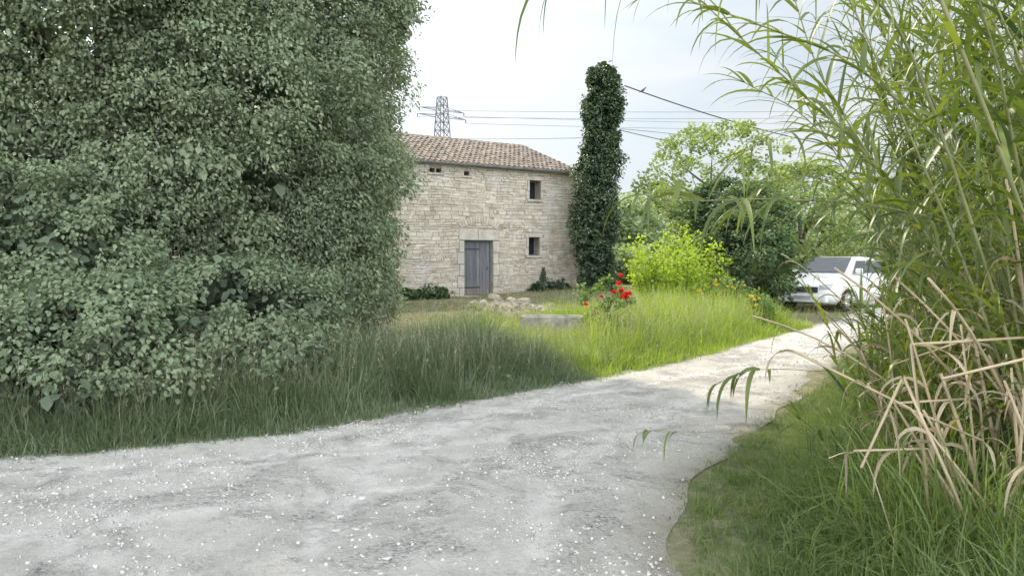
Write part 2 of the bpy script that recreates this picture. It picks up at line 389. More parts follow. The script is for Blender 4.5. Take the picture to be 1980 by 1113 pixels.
def make_tree(name, label, cat, x, y, z0, z1, Rr, K, per, ls, cr, mat, e=2.4, group=None, trunk_r=0.15, droop=0.4, limbs=8, lob=0.18, rmin=0.5, base=0.0, inner=True, wide=0.75, flat=0.7, parts=('crown', 'trunk')):
    root = empty(name, (x, y, 0)); tag(root, label, cat, group)
    C, rf = crown_points(x, y, z0, z1, Rr, K, e, lob, rmin, seed=random.random() * 6)
    CR = cr * (0.6 + 0.8 * rng.random(K))
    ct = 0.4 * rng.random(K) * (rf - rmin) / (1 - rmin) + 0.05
    parts_ = [clump_leaves(C, CR, per, ls, droop, flat, ct, np.array([x, y, (z0 + z1) / 2]), wide)]
    if inner:
        C2, _ = crown_points(x, y, z0 + 0.1, z1 - 0.1 * (z1 - z0), Rr * 0.72, max(12, K // 5), e, lob, 0.2)
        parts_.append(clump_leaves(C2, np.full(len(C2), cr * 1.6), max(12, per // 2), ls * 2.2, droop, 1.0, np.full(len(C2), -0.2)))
    V = []; Fq = []; T = []; b = 0
    for v, f, t in parts_:
        V.append(v); Fq.append(f + b); T.append(t); b += len(v)
    V = np.concatenate(V); V[:, 2] = np.maximum(V[:, 2], 0.02)
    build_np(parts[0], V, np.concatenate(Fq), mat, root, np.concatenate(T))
    m = MB(); zt = z0 + (z1 - z0) * 0.75
    m.tube([(x, y, -0.1), (x + .05, y, z0 * 0.6 + 0.3), (x - .05, y + .05, (z0 + zt) / 2), (x, y, zt)], [trunk_r * 1.3, trunk_r, trunk_r * .7, trunk_r * .15], 8)
    for i in range(limbs):
        a = 2 * math.pi * i / limbs + random.random(); zz = z0 * 0.6 + 0.3 + (zt - z0 * .6 - .3) * random.random() * 0.8
        r = Rr * random.uniform(0.55, 0.85)
        p1 = (x + r * .5 * math.cos(a), y + r * .5 * math.sin(a), zz + r * 0.35)
        p2 = (x + r * math.cos(a), y + r * math.sin(a), min(zz + r * 0.75, z1 - 0.3))
        m.tube([(x, y, zz), p1, p2], [trunk_r * .45, trunk_r * .3, trunk_r * .08], 6)
    m.build(parts[1], MT['bark'], root, smooth=True, local=False)
    return root

# ------------------------------------------------------------ ground and road
def bank(x, y):
    g = np.exp(-(((x - 3.0) / 4.5) ** 2 + ((y - 32.0) / 5.0) ** 2)) * 0.26
    return g
def axis_pts():
    near = np.arange(-24, 40.01, 0.5)
    far1 = np.array([-900, -500, -250, -140, -90, -60, -45, -36, -30, -27]); far2 = np.array([44, 50, 60, 80, 110, 160, 250, 500, 1200])
    return np.concatenate([far1, near, far2]).astype(float)
gx = axis_pts(); gy = axis_pts()
GX, GY = np.meshgrid(gx, gy, indexing='ij')
GZ = bank(GX, GY) + 0.02 * np.sin(GX * 0.9 + 1) * np.sin(GY * 1.1) * (np.abs(GY - 18) < 12) - 0.012
V = np.stack([GX, GY, GZ], -1).reshape(-1, 3)
nx, ny = GX.shape
ii = (np.arange(nx - 1)[:, None] * ny + np.arange(ny - 1)[None]).ravel()
def gp(px, py): p = at(px, py, z=0); return (p.x, p.y)
EL = [(-34, -4), (-16, 1.0), (-8, 4.3)] + [gp(*p) for p in [(0, 882), (400, 848), (640, 818), (870, 775), (1100, 735), (1200, 720), (1330, 690), (1470, 652), (1560, 632), (1640, 612)]] + [(13.5, 28), (20, 40)]
ER = [(0.2, -14), (0.7, -6), (0.8, 0.0)] + [gp(*p) for p in [(1325, 1113), (1318, 1000), (1352, 920), (1425, 850), (1510, 795), (1575, 745), (1615, 700), (1670, 660), (1730, 625)]] + [(18, 27), (25, 40)]
NR = 260; NC = 150
def byindex(pl, n):
    pl = np.array(pl, dtype=float); t = np.linspace(0, len(pl) - 1, n); i = np.arange(len(pl))
    return np.stack([np.interp(t, i, pl[:, 0]), np.interp(t, i, pl[:, 1])], 1)
A_ = byindex(EL, NR); B_ = byindex(ER, NR)
def smooth_pl(a, k=4):
    for _ in range(k): a[1:-1] = 0.5 * a[1:-1] + 0.25 * (a[:-2] + a[2:])
    return a
A_ = smooth_pl(A_, 30); B_ = smooth_pl(B_, 30)
def yA(x): return np.interp(x, A_[:, 0], A_[:, 1])
def xB(y): return np.interp(y, B_[:, 1], B_[:, 0])
inside = (GY < yA(GX) - 0.6) & (GX < xB(GY) - 0.6) & (GY < 38) & (GY > -13)
Vz = V.copy(); Vz[:, 2] -= np.where(inside, 0.06, 0).ravel()
g = build_np('ground', Vz, np.stack([ii, ii + ny, ii + ny + 1, ii + 1], 1), MT['ground'], smooth=True)
tag(g, 'dry patchy grass ground around the stone house and track', 'ground', kind='structure')
wob = lambda p, s: np.stack([np.sin(p[:, 1] * 5.1 + s) * 0.04 + np.sin(p[:, 0] * 2.3 + s) * 0.05, np.sin(p[:, 0] * 4.3 + s) * 0.05 + np.sin(p[:, 0] * 9.1) * 0.03], 1)
Aw = A_ + wob(A_, 1.0); Bw = B_ + wob(B_, 3.0)
tt = np.linspace(0, 1, NC)[None, :, None]
RP = Aw[:, None] * (1 - tt) + Bw[:, None] * tt
rx, ry = RP[..., 0], RP[..., 1]
def rz_at(x, y): return 0.012 + 0.003 * np.sin(x * 3.1 + y * 1.7) + 0.003 * np.sin(y * 6.3 - x * 2.2) + 0.003 * np.sin(x * 11 + np.sin(y * 7) * 2)
rz = rz_at(rx, ry)
tcol = np.linspace(0, 1, NC)[None, :].repeat(NR, 0)
wid = np.linalg.norm(Aw - Bw, axis=1)[:, None]
dl = tcol * wid; dr_ = (1 - tcol) * wid
wv_ = 0.12 * np.sin(rx * 1.1) + 0.1 * np.sin(ry * 0.9 + 1)
def gs(x, c, s): return np.exp(-((x - c) / s) ** 2)
rut = gs(dl + wv_, 0.95, .12) + gs(dl + wv_, 2.45, .12) + gs(dr_ - wv_, .9, .12) + gs(dr_ - wv_, 2.4, .12) + .7 * gs(dl - wv_ * 2, 1.6, .08)
for (cx_, cy_, rr_) in [(-5.2, 1.2, 4.0), (-5.2, 1.2, 4.3), (-4.6, .4, 3.6), (-3.6, 0.2, 3.9), (2.6, .6, 3.2), (2.6, .6, 3.5)]:
    rut = rut + .8 * gs(np.hypot(rx - cx_, ry - cy_), rr_, .055) * (ry < 5)
rut = np.clip(rut, 0, 1)
rz = rz - 0.008 * rut
dist_e = np.minimum(dl, dr_)
edge = np.clip(1 - dist_e / 0.6, 0, 1)
rz = rz - 0.018 * np.clip(1 - dist_e / 0.25, 0, 1)
Vr = np.stack([rx, ry, rz], -1).reshape(-1, 3)
ii = (np.arange(NR - 1)[:, None] * NC + np.arange(NC - 1)[None]).ravel()
rd = build_np('gravel_track', Vr, np.stack([ii, ii + 1, ii + NC + 1, ii + NC], 1), MT['road'], tint=edge.ravel(), smooth=True)
a = rd.data.attributes.new('rut', 'FLOAT', 'POINT'); a.data.foreach_set('value', rut.ravel().astype(np.float32))
tag(rd, 'pale crushed limestone track curving from the foreground to the right', 'track', kind='structure')

def stones_np(P, sz, flat, tint):
    n = len(P)
    c = np.array([[-1,-1,-1],[1,-1,-1],[1,1,-1],[-1,1,-1],[-1,-1,1],[1,-1,1],[1,1,1],[-1,1,1]], float)
    c[4:, :2] *= 0.6; c[:4, :2] *= 0.9
    V = c[None] * (1 + 0.35 * rng.normal(size=(n, 8, 1)).clip(-1, 1)) 
    a = rng.uniform(0, 6.28, n); ca, sa = np.cos(a), np.sin(a)
    asp = rng.uniform(0.6, 1.0, n)
    x = V[..., 0] * sz[:, None]; y = V[..., 1] * (sz * asp)[:, None]; z = V[..., 2] * (sz * flat)[:, None]
    X = x * ca[:, None] - y * sa[:, None]; Y = x * sa[:, None] + y * ca[:, None]
    V = np.stack([X, Y, z], -1) + P[:, None]
    f = np.array([(0,3,2,1),(4,5,6,7),(0,1,5,4),(1,2,6,5),(2,3,7,6),(3,0,4,7)])
    Fq = (np.arange(n) * 8)[:, None, None] + f[None]
    return V.reshape(-1, 3), Fq.reshape(-1, 4), np.repeat(tint, 8)
def nz2(x, y, s=1.0):
    return (np.sin(x * 1.3 * s + 1.7 * np.sin(y * 0.9 * s)) + np.sin(y * 1.9 * s + 2.1 * np.sin(x * 0.7 * s + 1)) + np.sin((x + y) * 2.7 * s + 1.2 * np.sin(x * 2.1 * s))) / 3
q = np.column_stack([rng.uniform(-6, 7, 130000), 2.2 + 13 * rng.random(130000) ** 1.3])
keep = (q[:, 1] < yA(q[:, 0]) - .1) & (q[:, 0] < xB(q[:, 1]) - .1) & (np.abs(q[:, 0]) < q[:, 1] * 0.75 + .5) & (rng.random(len(q)) < np.clip(0.2 + 0.9 * nz2(q[:, 0], q[:, 1], 1.7), 0.08, 1))
q = q[keep][:26000]
sz = 0.003 + 0.011 * rng.random(len(q)) ** 3.6
P = np.column_stack([q, rz_at(q[:, 0], q[:, 1]) + sz * 0.1])
v1, f1, t1 = stones_np(P, sz, 0.5, rng.random(len(q)))
gr = build_np('loose_gravel', v1, f1, MT['gravel'], tint=t1)
tag(gr, 'loose grey limestone gravel scattered over the track', 'gravel', kind='stuff')
fl = []
for (px, py, n, sx, sy) in [(705, 1035, 30, 40, 32), (600, 922, 3, 30, 5), (750, 828, 3, 25, 3), (850, 1085, 12, 60, 15)]:
    for k in range(n):
        x, y = gp(px + random.gauss(0, sx), py + random.gauss(0, sy)); fl.append((x, y))
fl = np.array(fl); sz = rng.uniform(0.012, 0.042, len(fl))
v1, f1, t1 = stones_np(np.column_stack([fl, rz_at(fl[:, 0], fl[:, 1]) - 0.005]), sz, 0.12, rng.uniform(.5, 1, len(fl)))
o = build_np('bedded_stones', v1, f1, MT['bedded'], tint=t1)
tag(o, 'flat pale stones bedded flush in the foreground of the track', 'stones', kind='stuff')

# ------------------------------------------------------------ grass
def edge_samples(PL, n, i0, i1, dmin, dmax, sign, power=1.0):
    seg = np.r_[0, np.cumsum(np.linalg.norm(np.diff(PL, axis=0), axis=1))]
    s = rng.uniform(seg[int(i0)], seg[int(i1)], n); i = np.interp(s, seg, np.arange(len(seg)))
    k = np.minimum(i.astype(int), len(PL) - 2); fr = (i - k)[:, None]
    p = PL[k] * (1 - fr) + PL[k + 1] * fr
    tng = nrm(np.column_stack([PL[k + 1] - PL[k], np.zeros(n)]))[:, :2]
    nn = np.stack([-tng[:, 1], tng[:, 0]], 1) * sign
    d = dmin + (dmax - dmin) * rng.random(n) ** power
    return p + nn * d[:, None], d, i
def idx_of_px(PL, px):
    xs = 990 + F * PL[:, 0] / np.maximum(PL[:, 1], 0.5); ok = PL[:, 1] > 3
    j = np.where(ok, np.abs(xs - px), 1e9).argmin(); return j
def pxof(xy): return 990 + F * xy[:, 0] / np.maximum(xy[:, 1], .5)
jl0 = idx_of_px(A_, -250); jl1 = idx_of_px(A_, 1130); jl2 = idx_of_px(A_, 1500)
def blades(xy, h, w, droop, tint, ns=3, lean=0.25, z=0.0, field=0.0):
    n = len(xy); P = np.column_stack([xy, np.full(n, z) + bank(xy[:, 0], xy[:, 1]) - 0.01])
    lx = nz2(xy[:, 0] + 3, xy[:, 1], 2.1) * field; ly = nz2(xy[:, 0], xy[:, 1] + 7, 1.9) * field
    D = np.column_stack([rng.normal(size=n) * lean + lx, rng.normal(size=n) * lean + ly, np.ones(n)])
    return ribbons(P, D, h, w, droop, ns, tint)
def join(lst):
    V = []; Fq = []; T = []; b = 0
    for v, f, t in lst: V.append(v); Fq.append(f + b); T.append(t); b += len(v)
    return np.concatenate(V), np.concatenate(Fq), np.concatenate(T)
def tuft_xy(xy, n_t, spread=.05):
    k = rng.integers(0, len(xy), n_t); c = xy[k]; j = rng.integers(0, n_t, len(xy))
    return c[j] + rng.normal(size=(len(xy), 2)) * spread, k[j]
def view_gap(xy):   # a shorter patch of sward in front of the trough and rubble
    x0 = -0.02 * xy[:, 1]; x1 = .105 * xy[:, 1]
    return np.where((xy[:, 0] > x0) & (xy[:, 0] < x1) & (xy[:, 1] < 15), np.interp(xy[:, 1], [8, 9.8, 11.2, 14], [.92, .82, .58, .5]), 1.0)
xy, d, i = edge_samples(A_, 52000, jl0, jl1, -0.2, 3.8, 1, 1.25)
half = rng.random(len(d)) < .65
xt, kk = tuft_xy(xy, 1300, .08); xy = np.where(half[:, None], xt, xy); d = np.where(half, d[kk], d)
cl = nz2(xy[:, 0], xy[:, 1], 1.6) * 0.5 + 0.5
prof_h = np.interp(d, [-.2, .15, .8, 1.8, 2.6, 4.0], [.08, .26, .76, .84, .58, .2])
th_ = np.where(half, (np.sin(kk * 12.9898) * 43758.5) % 1.0, .5)
h = prof_h * (0.35 + 0.45 * rng.random(len(d)) + 0.35 * cl + .35 * th_) * view_gap(xy)
tn = 0.05 + 0.30 * rng.random(len(d)) + .25 * cl * rng.random(len(d)) + .2 * th_ + .2 * (rng.random(len(d)) > .88)
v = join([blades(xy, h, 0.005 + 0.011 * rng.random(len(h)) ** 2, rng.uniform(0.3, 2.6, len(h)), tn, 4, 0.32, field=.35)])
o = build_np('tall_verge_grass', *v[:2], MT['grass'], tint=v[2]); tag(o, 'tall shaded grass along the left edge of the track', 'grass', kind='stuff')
xy, d, i = edge_samples(A_, 4200, jl0, jl2, 0.3, 3.6, 1, 1.1)
P = np.column_stack([xy, np.zeros(len(xy))]); D = np.column_stack([rng.normal(size=(len(xy), 2)) * 0.25, np.ones(len(xy))])
hh = rng.uniform(0.5, 1.02, len(xy)) * view_gap(xy); stem = ribbons(P, D, hh, np.full(len(xy), 0.003), rng.uniform(.2, 1.3, len(xy)), 4, np.full(len(xy), .4))
tip = stem[0].reshape(len(xy), -1, 3)[:, -1]
heads = []
for k in range(5):
    heads.append(ribbons(tip - np.array([0, 0, 1]) * (0.02 + 0.03 * k) + 0.004 * rng.normal(size=tip.shape), np.column_stack([rng.normal(size=(len(xy), 2)) * 0.6, np.ones(len(xy))]), np.full(len(xy), 0.06), np.full(len(xy), 0.006), 1.6, 2, rng.random(len(xy))))
v = join([stem] + heads); o = build_np('grass_seed_heads', *v[:2], MT['seed'], tint=v[2]); tag(o, 'pale feathery seed heads rising out of the verge grass', 'grass', kind='stuff')
xy, d, i = edge_samples(A_, 300, jl0, jl2 + 4, 0.3, 3.5, 1, 1.1)
hw = rng.uniform(.12, .5, len(xy)) * np.clip(d + .2, .3, 1) * view_gap(xy); C = np.column_stack([xy, hw * .6])
v = clump_leaves(C, hw * .6, 30, .045, .1, 1.0, .35 * rng.random(len(C)) + .1); v[0][:, 2] = np.maximum(v[0][:, 2], .01)
o = build_np('verge_weeds', *v[:2], MT['grass'], tint=v[2]); tag(o, 'small leafy weeds growing between the verge grasses', 'weeds', kind='stuff')
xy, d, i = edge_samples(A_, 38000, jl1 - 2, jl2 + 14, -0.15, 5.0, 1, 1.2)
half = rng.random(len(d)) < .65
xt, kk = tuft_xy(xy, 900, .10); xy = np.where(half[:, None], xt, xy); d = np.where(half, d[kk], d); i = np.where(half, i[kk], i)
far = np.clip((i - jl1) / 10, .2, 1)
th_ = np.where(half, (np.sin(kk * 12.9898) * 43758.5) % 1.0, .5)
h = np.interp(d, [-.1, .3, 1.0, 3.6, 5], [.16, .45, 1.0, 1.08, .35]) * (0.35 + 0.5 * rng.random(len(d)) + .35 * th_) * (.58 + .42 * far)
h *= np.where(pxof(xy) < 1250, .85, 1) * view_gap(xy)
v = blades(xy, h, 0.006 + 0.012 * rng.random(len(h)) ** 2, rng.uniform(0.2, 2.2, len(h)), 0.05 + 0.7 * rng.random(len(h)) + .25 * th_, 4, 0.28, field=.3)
o = build_np('sunlit_verge_grass', *v[:2], MT['grass_sunlit'], tint=v[2]); tag(o, 'bright green sunlit tall grass beside the bend of the track', 'grass', kind='stuff')
n = 60000; xy = np.column_stack([rng.uniform(-9, 16, n), 10 + 25 * rng.random(n) ** 0.9])
k = (nz2(xy[:, 0], xy[:, 1], 1.1) + rng.normal(size=n) * 0.4 > -0.2) & (np.abs(xy[:, 0]) < xy[:, 1] * 0.55 + 1)
xy = xy[k]; rel = np.array([xy[:, 0] - 2.89, xy[:, 1] - 32]).T
loc_y = -rel[:, 0] * 0.5505 + rel[:, 1] * 0.8348; loc_x = rel[:, 0] * 0.8348 + rel[:, 1] * 0.5505
xy = xy[~((loc_y > -0.05) & (loc_x < 0.1))]
xy = xy[xy[:, 1] > yA(xy[:, 0]) + 0.1]
v = blades(xy, rng.uniform(0.06, 0.32, len(xy)) * (.8 + .4 * nz2(xy[:, 0], xy[:, 1], .9)), np.full(len(xy), 0.013), rng.uniform(0.3, 1.8, len(xy)), rng.random(len(xy)), 2, 0.5)
o = build_np('short_lawn_grass', *v[:2], MT['lawn'], tint=v[2]); tag(o, 'short patchy dry grass in front of the stone house', 'grass', kind='stuff')
ir0 = int(np.argmin(np.abs(B_[:, 1] - 2.4))); ir1 = idx_of_px(B_, 1640)
xy, d, i = edge_samples(B_, 90000, ir0, ir1, -0.35, 2.4, -1, 1.15)
half = rng.random(len(d)) < .55
xt, kk = tuft_xy(xy, 2600, .045); xy = np.where(half[:, None], xt, xy); d = np.where(half, d[kk], d)
k = (d > 0.05) | (rng.random(len(d)) < .12 + .35 * (nz2(xy[:, 0] * 3, xy[:, 1] * 3, 1.6) > .1)); xy = xy[k]; d = d[k]
cl = nz2(xy[:, 0] * 2, xy[:, 1] * 2, 1.6) * 0.5 + 0.5
h = (0.055 + 0.04 * np.clip(d / .2, -1, 1) + 0.68 * np.clip((d - 0.35) / 1.0, 0, 1)) * (0.4 + 0.5 * rng.random(len(d)) + .55 * cl)
tn = 0.05 + 0.55 * rng.random(len(d)) + .35 * cl
v = blades(xy, h, 0.0035 + 0.008 * rng.random(len(h)) ** 1.5 * (0.5 + 1.8 * h), rng.uniform(0.4, 3.0, len(h)), tn, 4, 0.45, field=.4)
o = build_np('near_verge_grass', *v[:2], MT['neargrass'], tint=v[2]); tag(o, 'green grass at the right edge of the track below the reeds', 'grass', kind='stuff')

# ------------------------------------------------------------ house
HX, HY = 2.89, 32.0; HA = math.atan2(0.5505, 0.8348)
house = empty('stone_house', (HX, HY, 0), HA)
tag(house, 'old rubble stone farmhouse with clay tile roof behind the big tree', 'house')
HL = 16.0; HD = 8.0; EZ = 5.12; RZ = 6.62
doorr = (-5.69, -4.37, -0.2, 2.21)
wins = [(-2.62, -2.05, 3.92, 4.69), (-2.66, -2.10, 1.62, 2.37)]
vents = [(-5.68, -5.45, 4.70, 4.86), (-7.16, -6.95, 4.74, 4.90), (-6.88, -6.67, 4.74, 4.90)]
ops = [doorr] + wins + vents
xs = sorted(set([-HL, 0.0] + [v for o in ops for v in o[:2]])); zs = sorted(set([-0.3, EZ] + [v for o in ops for v in o[2:]]))
zs = [z for z in zs if -0.31 < z <= EZ]
core = MB()
for a, b in zip(xs[:-1], xs[1:]):
    run = None
    for c, d_ in zip(zs[:-1], zs[1:]):
        mx_, mz_ = (a + b) / 2, (c + d_) / 2
        op = any(o[0] < mx_ < o[1] and o[2] < mz_ < o[3] for o in ops)
        if not op:
            run = (run[0], d_) if run else (c, d_)
        if op and run: core.box(a, b, 0, 0.55, *run, t=.5); run = None
    if run: core.box(a, b, 0, 0.55, *run, t=.5)
core.build('wall', MT['mortar'], house)
dressed = []
def dr(x0, x1, z0, z1): dressed.append((x0, x1, z0, z1))
zz = -0.1
for k, (w1, w2) in enumerate([(.22, .30), (.30, .2), (.2, .28), (.3, .22), (.22, .3)]):
    hh_ = 0.46; dr(doorr[0] - w1, doorr[0], zz, zz + hh_ - .015); dr(doorr[1], doorr[1] + w2, zz, zz + hh_ - .015); zz += hh_
dr(doorr[0] - .22, doorr[0] + .62, 2.22, 2.66); dr(doorr[0] + .635, doorr[1] + .25, 2.22, 2.63)
for (a, b, c, d_) in wins:
    dr(a - .16, b + .14, d_, d_ + .17); dr(a - .10, b + .10, c - .09, c)
    dr(a - .18, a, c + .0, c + .30); dr(a - .10, a, c + .31, d_ - .01); dr(b, b + .10, c, c + .38); dr(b, b + .2, c + .39, d_ - .01)
for (a, b, c, d_) in vents: dr(a - .10, b + .10, c - .08, c); 
arch = []
acx = (doorr[0] + doorr[1]) / 2 + .03; acz = 1.55; ar = 1.36
for k in range(15):
    a0 = R(54 + k * 72 / 15 + .2); a1 = R(54 + (k + 1) * 72 / 15 - .2)
    ro = ar + random.uniform(.22, .3)
    arch.append([(acx + ar * math.cos(a), acz + ar * math.sin(a)) for a in (a0, a1)] + [(acx + ro * math.cos(a), acz + ro * math.sin(a)) for a in (a1, a0)])
st = MB()
def face_stone(mb, quad, dep, t, bev=0.018):
    cxm = sum(p[0] for p in quad) / 4; czm = sum(p[1] for p in quad) / 4
    inn = []
    for p in quad:
        dx, dz = cxm - p[0], czm - p[1]; l = math.hypot(dx, dz) or 1
        inn.append((p[0] + dx / l * bev * 1.3, p[1] + dz / l * bev * 1.3))
    vs = [(p[0], 0.003, p[1]) for p in quad] + [(p[0], -dep * .75, p[1]) for p in quad] + [(p[0], -dep - random.uniform(0, .006), p[1]) for p in inn]
    fs = [(8, 9, 10, 11)]
    for k in range(4):
        k2 = (k + 1) % 4; fs.append((k, k2, 4 + k2, 4 + k)); fs.append((4 + k, 4 + k2, 8 + k2, 8 + k))
    mb.add(vs, fs, t)
archmin = lambda x, z: (abs(math.hypot(x - acx, z - acz) - (ar + .13)) < .15 and z > acz + (ar) * math.sin(R(53)))
z = -0.12; nrow = 0
while z < EZ - 0.10:
    h_ = random.choice([.07, .08, .09, .10, .11, .12, .14, .16]) if z < 4.6 else random.uniform(.08, .12)
    h_ = min(h_, EZ - z)
    blocked = [(o[0], o[1]) for o in ops + dressed if o[2] < z + h_ - .01 and o[3] > z + .01]
    x = -HL + .01
    while x < 0.0:
        wd = random.uniform(.10, .36) * (1.0 if random.random() < .88 else 1.4)
        x1 = min(x + wd, 0.0)
        nb = [b for b in blocked if b[1] > x + 1e-6 and b[0] < x1 + .05]
        if nb:
            b = min(nb, key=lambda q: q[0])
            if b[0] <= x + .07: x = b[1] + .008; continue
            x1 = b[0] - .008
        if x1 - x > .03 and not archmin((x + x1) / 2, z + h_ / 2):
            j = lambda s=.011: random.uniform(-s, s)
            g_ = .006
            t = min(1, max(0, random.gauss(.56, .27)))
            wv = lambda xx: 0.03 * math.sin(xx * 1.1 + z * .6) + .012 * math.sin(xx * 3.7 + z * 2)
            qd = [(x + g_ + j(), z + g_ + wv(x) + j()), (x1 - g_ + j(), z + g_ + wv(x1) + j()), (x1 - g_ + j(), z + h_ - g_ + wv(x1) + j()), (x + g_ + j(), z + h_ - g_ + wv(x) + j())]
            face_stone(st, qd, random.uniform(.010, .035), t, .014)
        x = x1
    z += h_; nrow += 1
st.build('stone_facing', MT['stone'], house)
def surround(name, items, archs=(), mat='dressed'):
    ds = MB()
    for (a, b, c, d_) in items: face_stone(ds, [(a + .003, c + .003), (b - .003, c + .003), (b - .003, d_ - .003), (a + .003, d_ - .003)], .045, random.random(), .02)
    for qd in archs: face_stone(ds, [qd[1], qd[0], qd[3], qd[2]], .022, random.uniform(.3, .8), .010)
    ds.build(name, MT[mat], house)
surround('door_surround', dressed[:12]); surround('relieving_arch', [], arch, 'stone')
surround('window_surround', dressed[12:18]); surround('window_surround', dressed[18:24])
for k in range(3): surround('vent_sill', [dressed[24 + k]])
w2 = MB(); w2.box(-HL, 0, HD - .5, HD, -.3, EZ); w2.build('rear_wall', MT['mortar'], house)
for xg in (-0.5, -HL):
    gm = MB(); a, b = xg, xg + .5
    pr = [(0.55, -.3), (HD - .5, -.3), (HD - .5, EZ), (HD / 2, RZ - .18), (0.55, EZ)]
    gm.add([(a, p[0], p[1]) for p in pr] + [(b, p[0], p[1]) for p in pr], [(0, 1, 2, 3, 4)[::-1], (5, 6, 7, 8, 9)] + [(k, (k + 1) % 5, 5 + (k + 1) % 5, 5 + k) for k in range(5)])
    gm.build('gable_wall', MT['mortar'], house)
for (a, b, c, d_) in wins:
    wm = MB(); wm.box(a, b, .40, .46, c, d_); wo = wm.build('window', MT['dark_in'], house)
    fm = MB(); fm.box(a + .002, a + .05, .32, .37, c, d_); fm.box(b - .05, b - .002, .32, .37, c, d_); fm.box(a + .05, b - .05, .32, .37, d_ - .05, d_ - .002); fm.box(a + .05, b - .05, .32, .37, c + .002, c + .05)
    fm.build('frame', MT['wood'], wo)
for (a, b, c, d_) in vents:
    vm = MB(); vm.box(a, b, .3, .36, c, d_); vm.build('vent_hole', MT['dark_in'], house)
dm = MB(); a, b, c, d_ = doorr; n = 8; a2, b2 = a + .06, b - .06
for k in range(n):
    x0 = a2 + (b2 - a2) * k / n; dm.box(x0 + .005, x0 + (b2 - a2) / n - .005, .18 + random.uniform(0, .008), .23, .06 + random.uniform(0, .06), d_ - .07, t=random.random())
door = dm.build('door', MT['wood'], house); 
dm = MB(); dm.box(a2, b2, .231, .26, .05, d_ - .06, .2); dm.build('backing', MT['wood'], door)
dm = MB(); dm.box(a + .002, a + .058, .14, .28, 0, d_ - .002); dm.box(b - .058, b - .002, .14, .28, 0, d_ - .002); dm.box(a + .058, b - .058, .14, .28, d_ - .065, d_ - .002); dm.build('door_frame', MT['wood'], door)
for zz in (.35, 1.85):
    dm = MB(); dm.box(a2 + .03, a2 + .75, .168, .179, zz, zz + .045); dm.build('hinge_strap', MT['plastic'], door)
dm = MB(); dm.tube([(b2 - .12, .178, 1.05), (b2 - .12, .13, 1.07), (b2 - .12, .13, 1.17), (b2 - .12, .178, 1.19)], .01, 6); dm.build('door_handle', MT['plastic'], door)
dm = MB(); dm.box(a - .1, b + .1, -.35, .3, -.1, .06); dm.build('doorstep', MT['dressed'], house, bevel=.02)
rf = MB(); th = .08; oh = .22
sl_ = (RZ - EZ) / (HD / 2)
def roof_z(y): return EZ + .02 + sl_ * (y if y < HD / 2 else HD - y)
for (y0, y1) in ((-oh, HD / 2), (HD / 2, HD + oh)):
    rf.add([(-HL - .1, y0, roof_z(y0)), (.12, y0, roof_z(y0)), (.12, y1, roof_z(y1)), (-HL - .1, y1, roof_z(y1)),
            (-HL - .1, y0, roof_z(y0) + th), (.12, y0, roof_z(y0) + th), (.12, y1, roof_z(y1) + th), (-HL - .1, y1, roof_z(y1) + th)],
           [(0,3,2,1),(4,5,6,7),(0,1,5,4),(1,2,6,5),(2,3,7,6),(3,0,4,7)])
roof = rf.build('roof', MT['mortar'], house)
tl = MB(); pitch = .235; rows = 12; slen = (HD / 2 + oh) / rows
def tile(mb, xc, y0, y1, z0, z1, r0, r1, t, seg=6):
    vs = []
    for (yy, zz, r) in ((y0, z0, r0), (y1, z1, r1)):
        for k in range(seg + 1):
            a = math.pi * k / seg; vs.append((xc - r * math.cos(a), yy, zz + r * .75 * math.sin(a)))
        for k in range(seg + 1):
            a = math.pi * k / seg; vs.append((xc - (r - .018) * math.cos(a), yy, zz + (r - .018) * .75 * math.sin(a)))
    m = seg + 1; fs = []
    for k in range(seg):
        fs.append((k, k + 1, 2*m + k + 1, 2*m + k)); fs.append((k, m + k, m + k + 1, k + 1))
    mb.add(vs, fs, t)
for side in (0, 1):
    nx_ = int((HL + .2) / pitch)
    for i in range(nx_):
        xc0 = -HL - .1 + pitch * (i + .5)
        for rr in range(rows):
            d0 = -oh - .05 + rr * slen; d1 = d0 + slen * 1.18
            if d1 > HD / 2: d1 = HD / 2
            xc = xc0 + random.uniform(-.012, .012)
            za = roof_z(d0) + th + .03; zb = roof_z(d1) + th + .0
            z_j = random.uniform(-.008, .01)
            ya, yb = (d0, d1) if side == 0 else (HD - d0, HD - d1)
            t = min(1, max(0, random.gauss(.5, .3)))
            tile(tl, xc, ya, yb, za + z_j, zb + z_j, .098, .078, t)
tl.build('canal_tiles', MT['tile'], roof, smooth=False)
rt = MB()
for i in range(int((HL + .2) / .34)):
    x0 = -HL - .1 + i * .34
    vs = []
    for (xx, r) in ((x0, .15), (x0 + .37, .13)):
        for k in range(7):
            a = math.pi * k / 6; vs.append((xx, HD / 2 - r * math.cos(a), RZ + th + .0 + r * .8 * math.sin(a)))
    rt.add(vs, [(k, k + 1, 8 + k, 7 + k) for k in range(6)], random.random())
rt.build('ridge_tiles', MT['tile'], roof)
gm = MB(); vs = []; K = 7
for xx in (-HL - .1, .15):
    for k in range(K + 1):
        a = math.pi + math.pi * k / K; vs.append((xx, -oh - .11 + .055 * math.cos(a), roof_z(-oh) + .06 + .055 * math.sin(a)))
gm.add(vs, [(k, k + 1, K + 2 + k, K + 1 + k) for k in range(K)])
gm.build('gutter', MT['zinc'], house)
gm = MB(); gm.tube([(.02, -.15, EZ), (.02, -.1, EZ - .3), (.02, -.1, .1)], .045, 8); gm.build('downpipe', MT['zinc'], house)

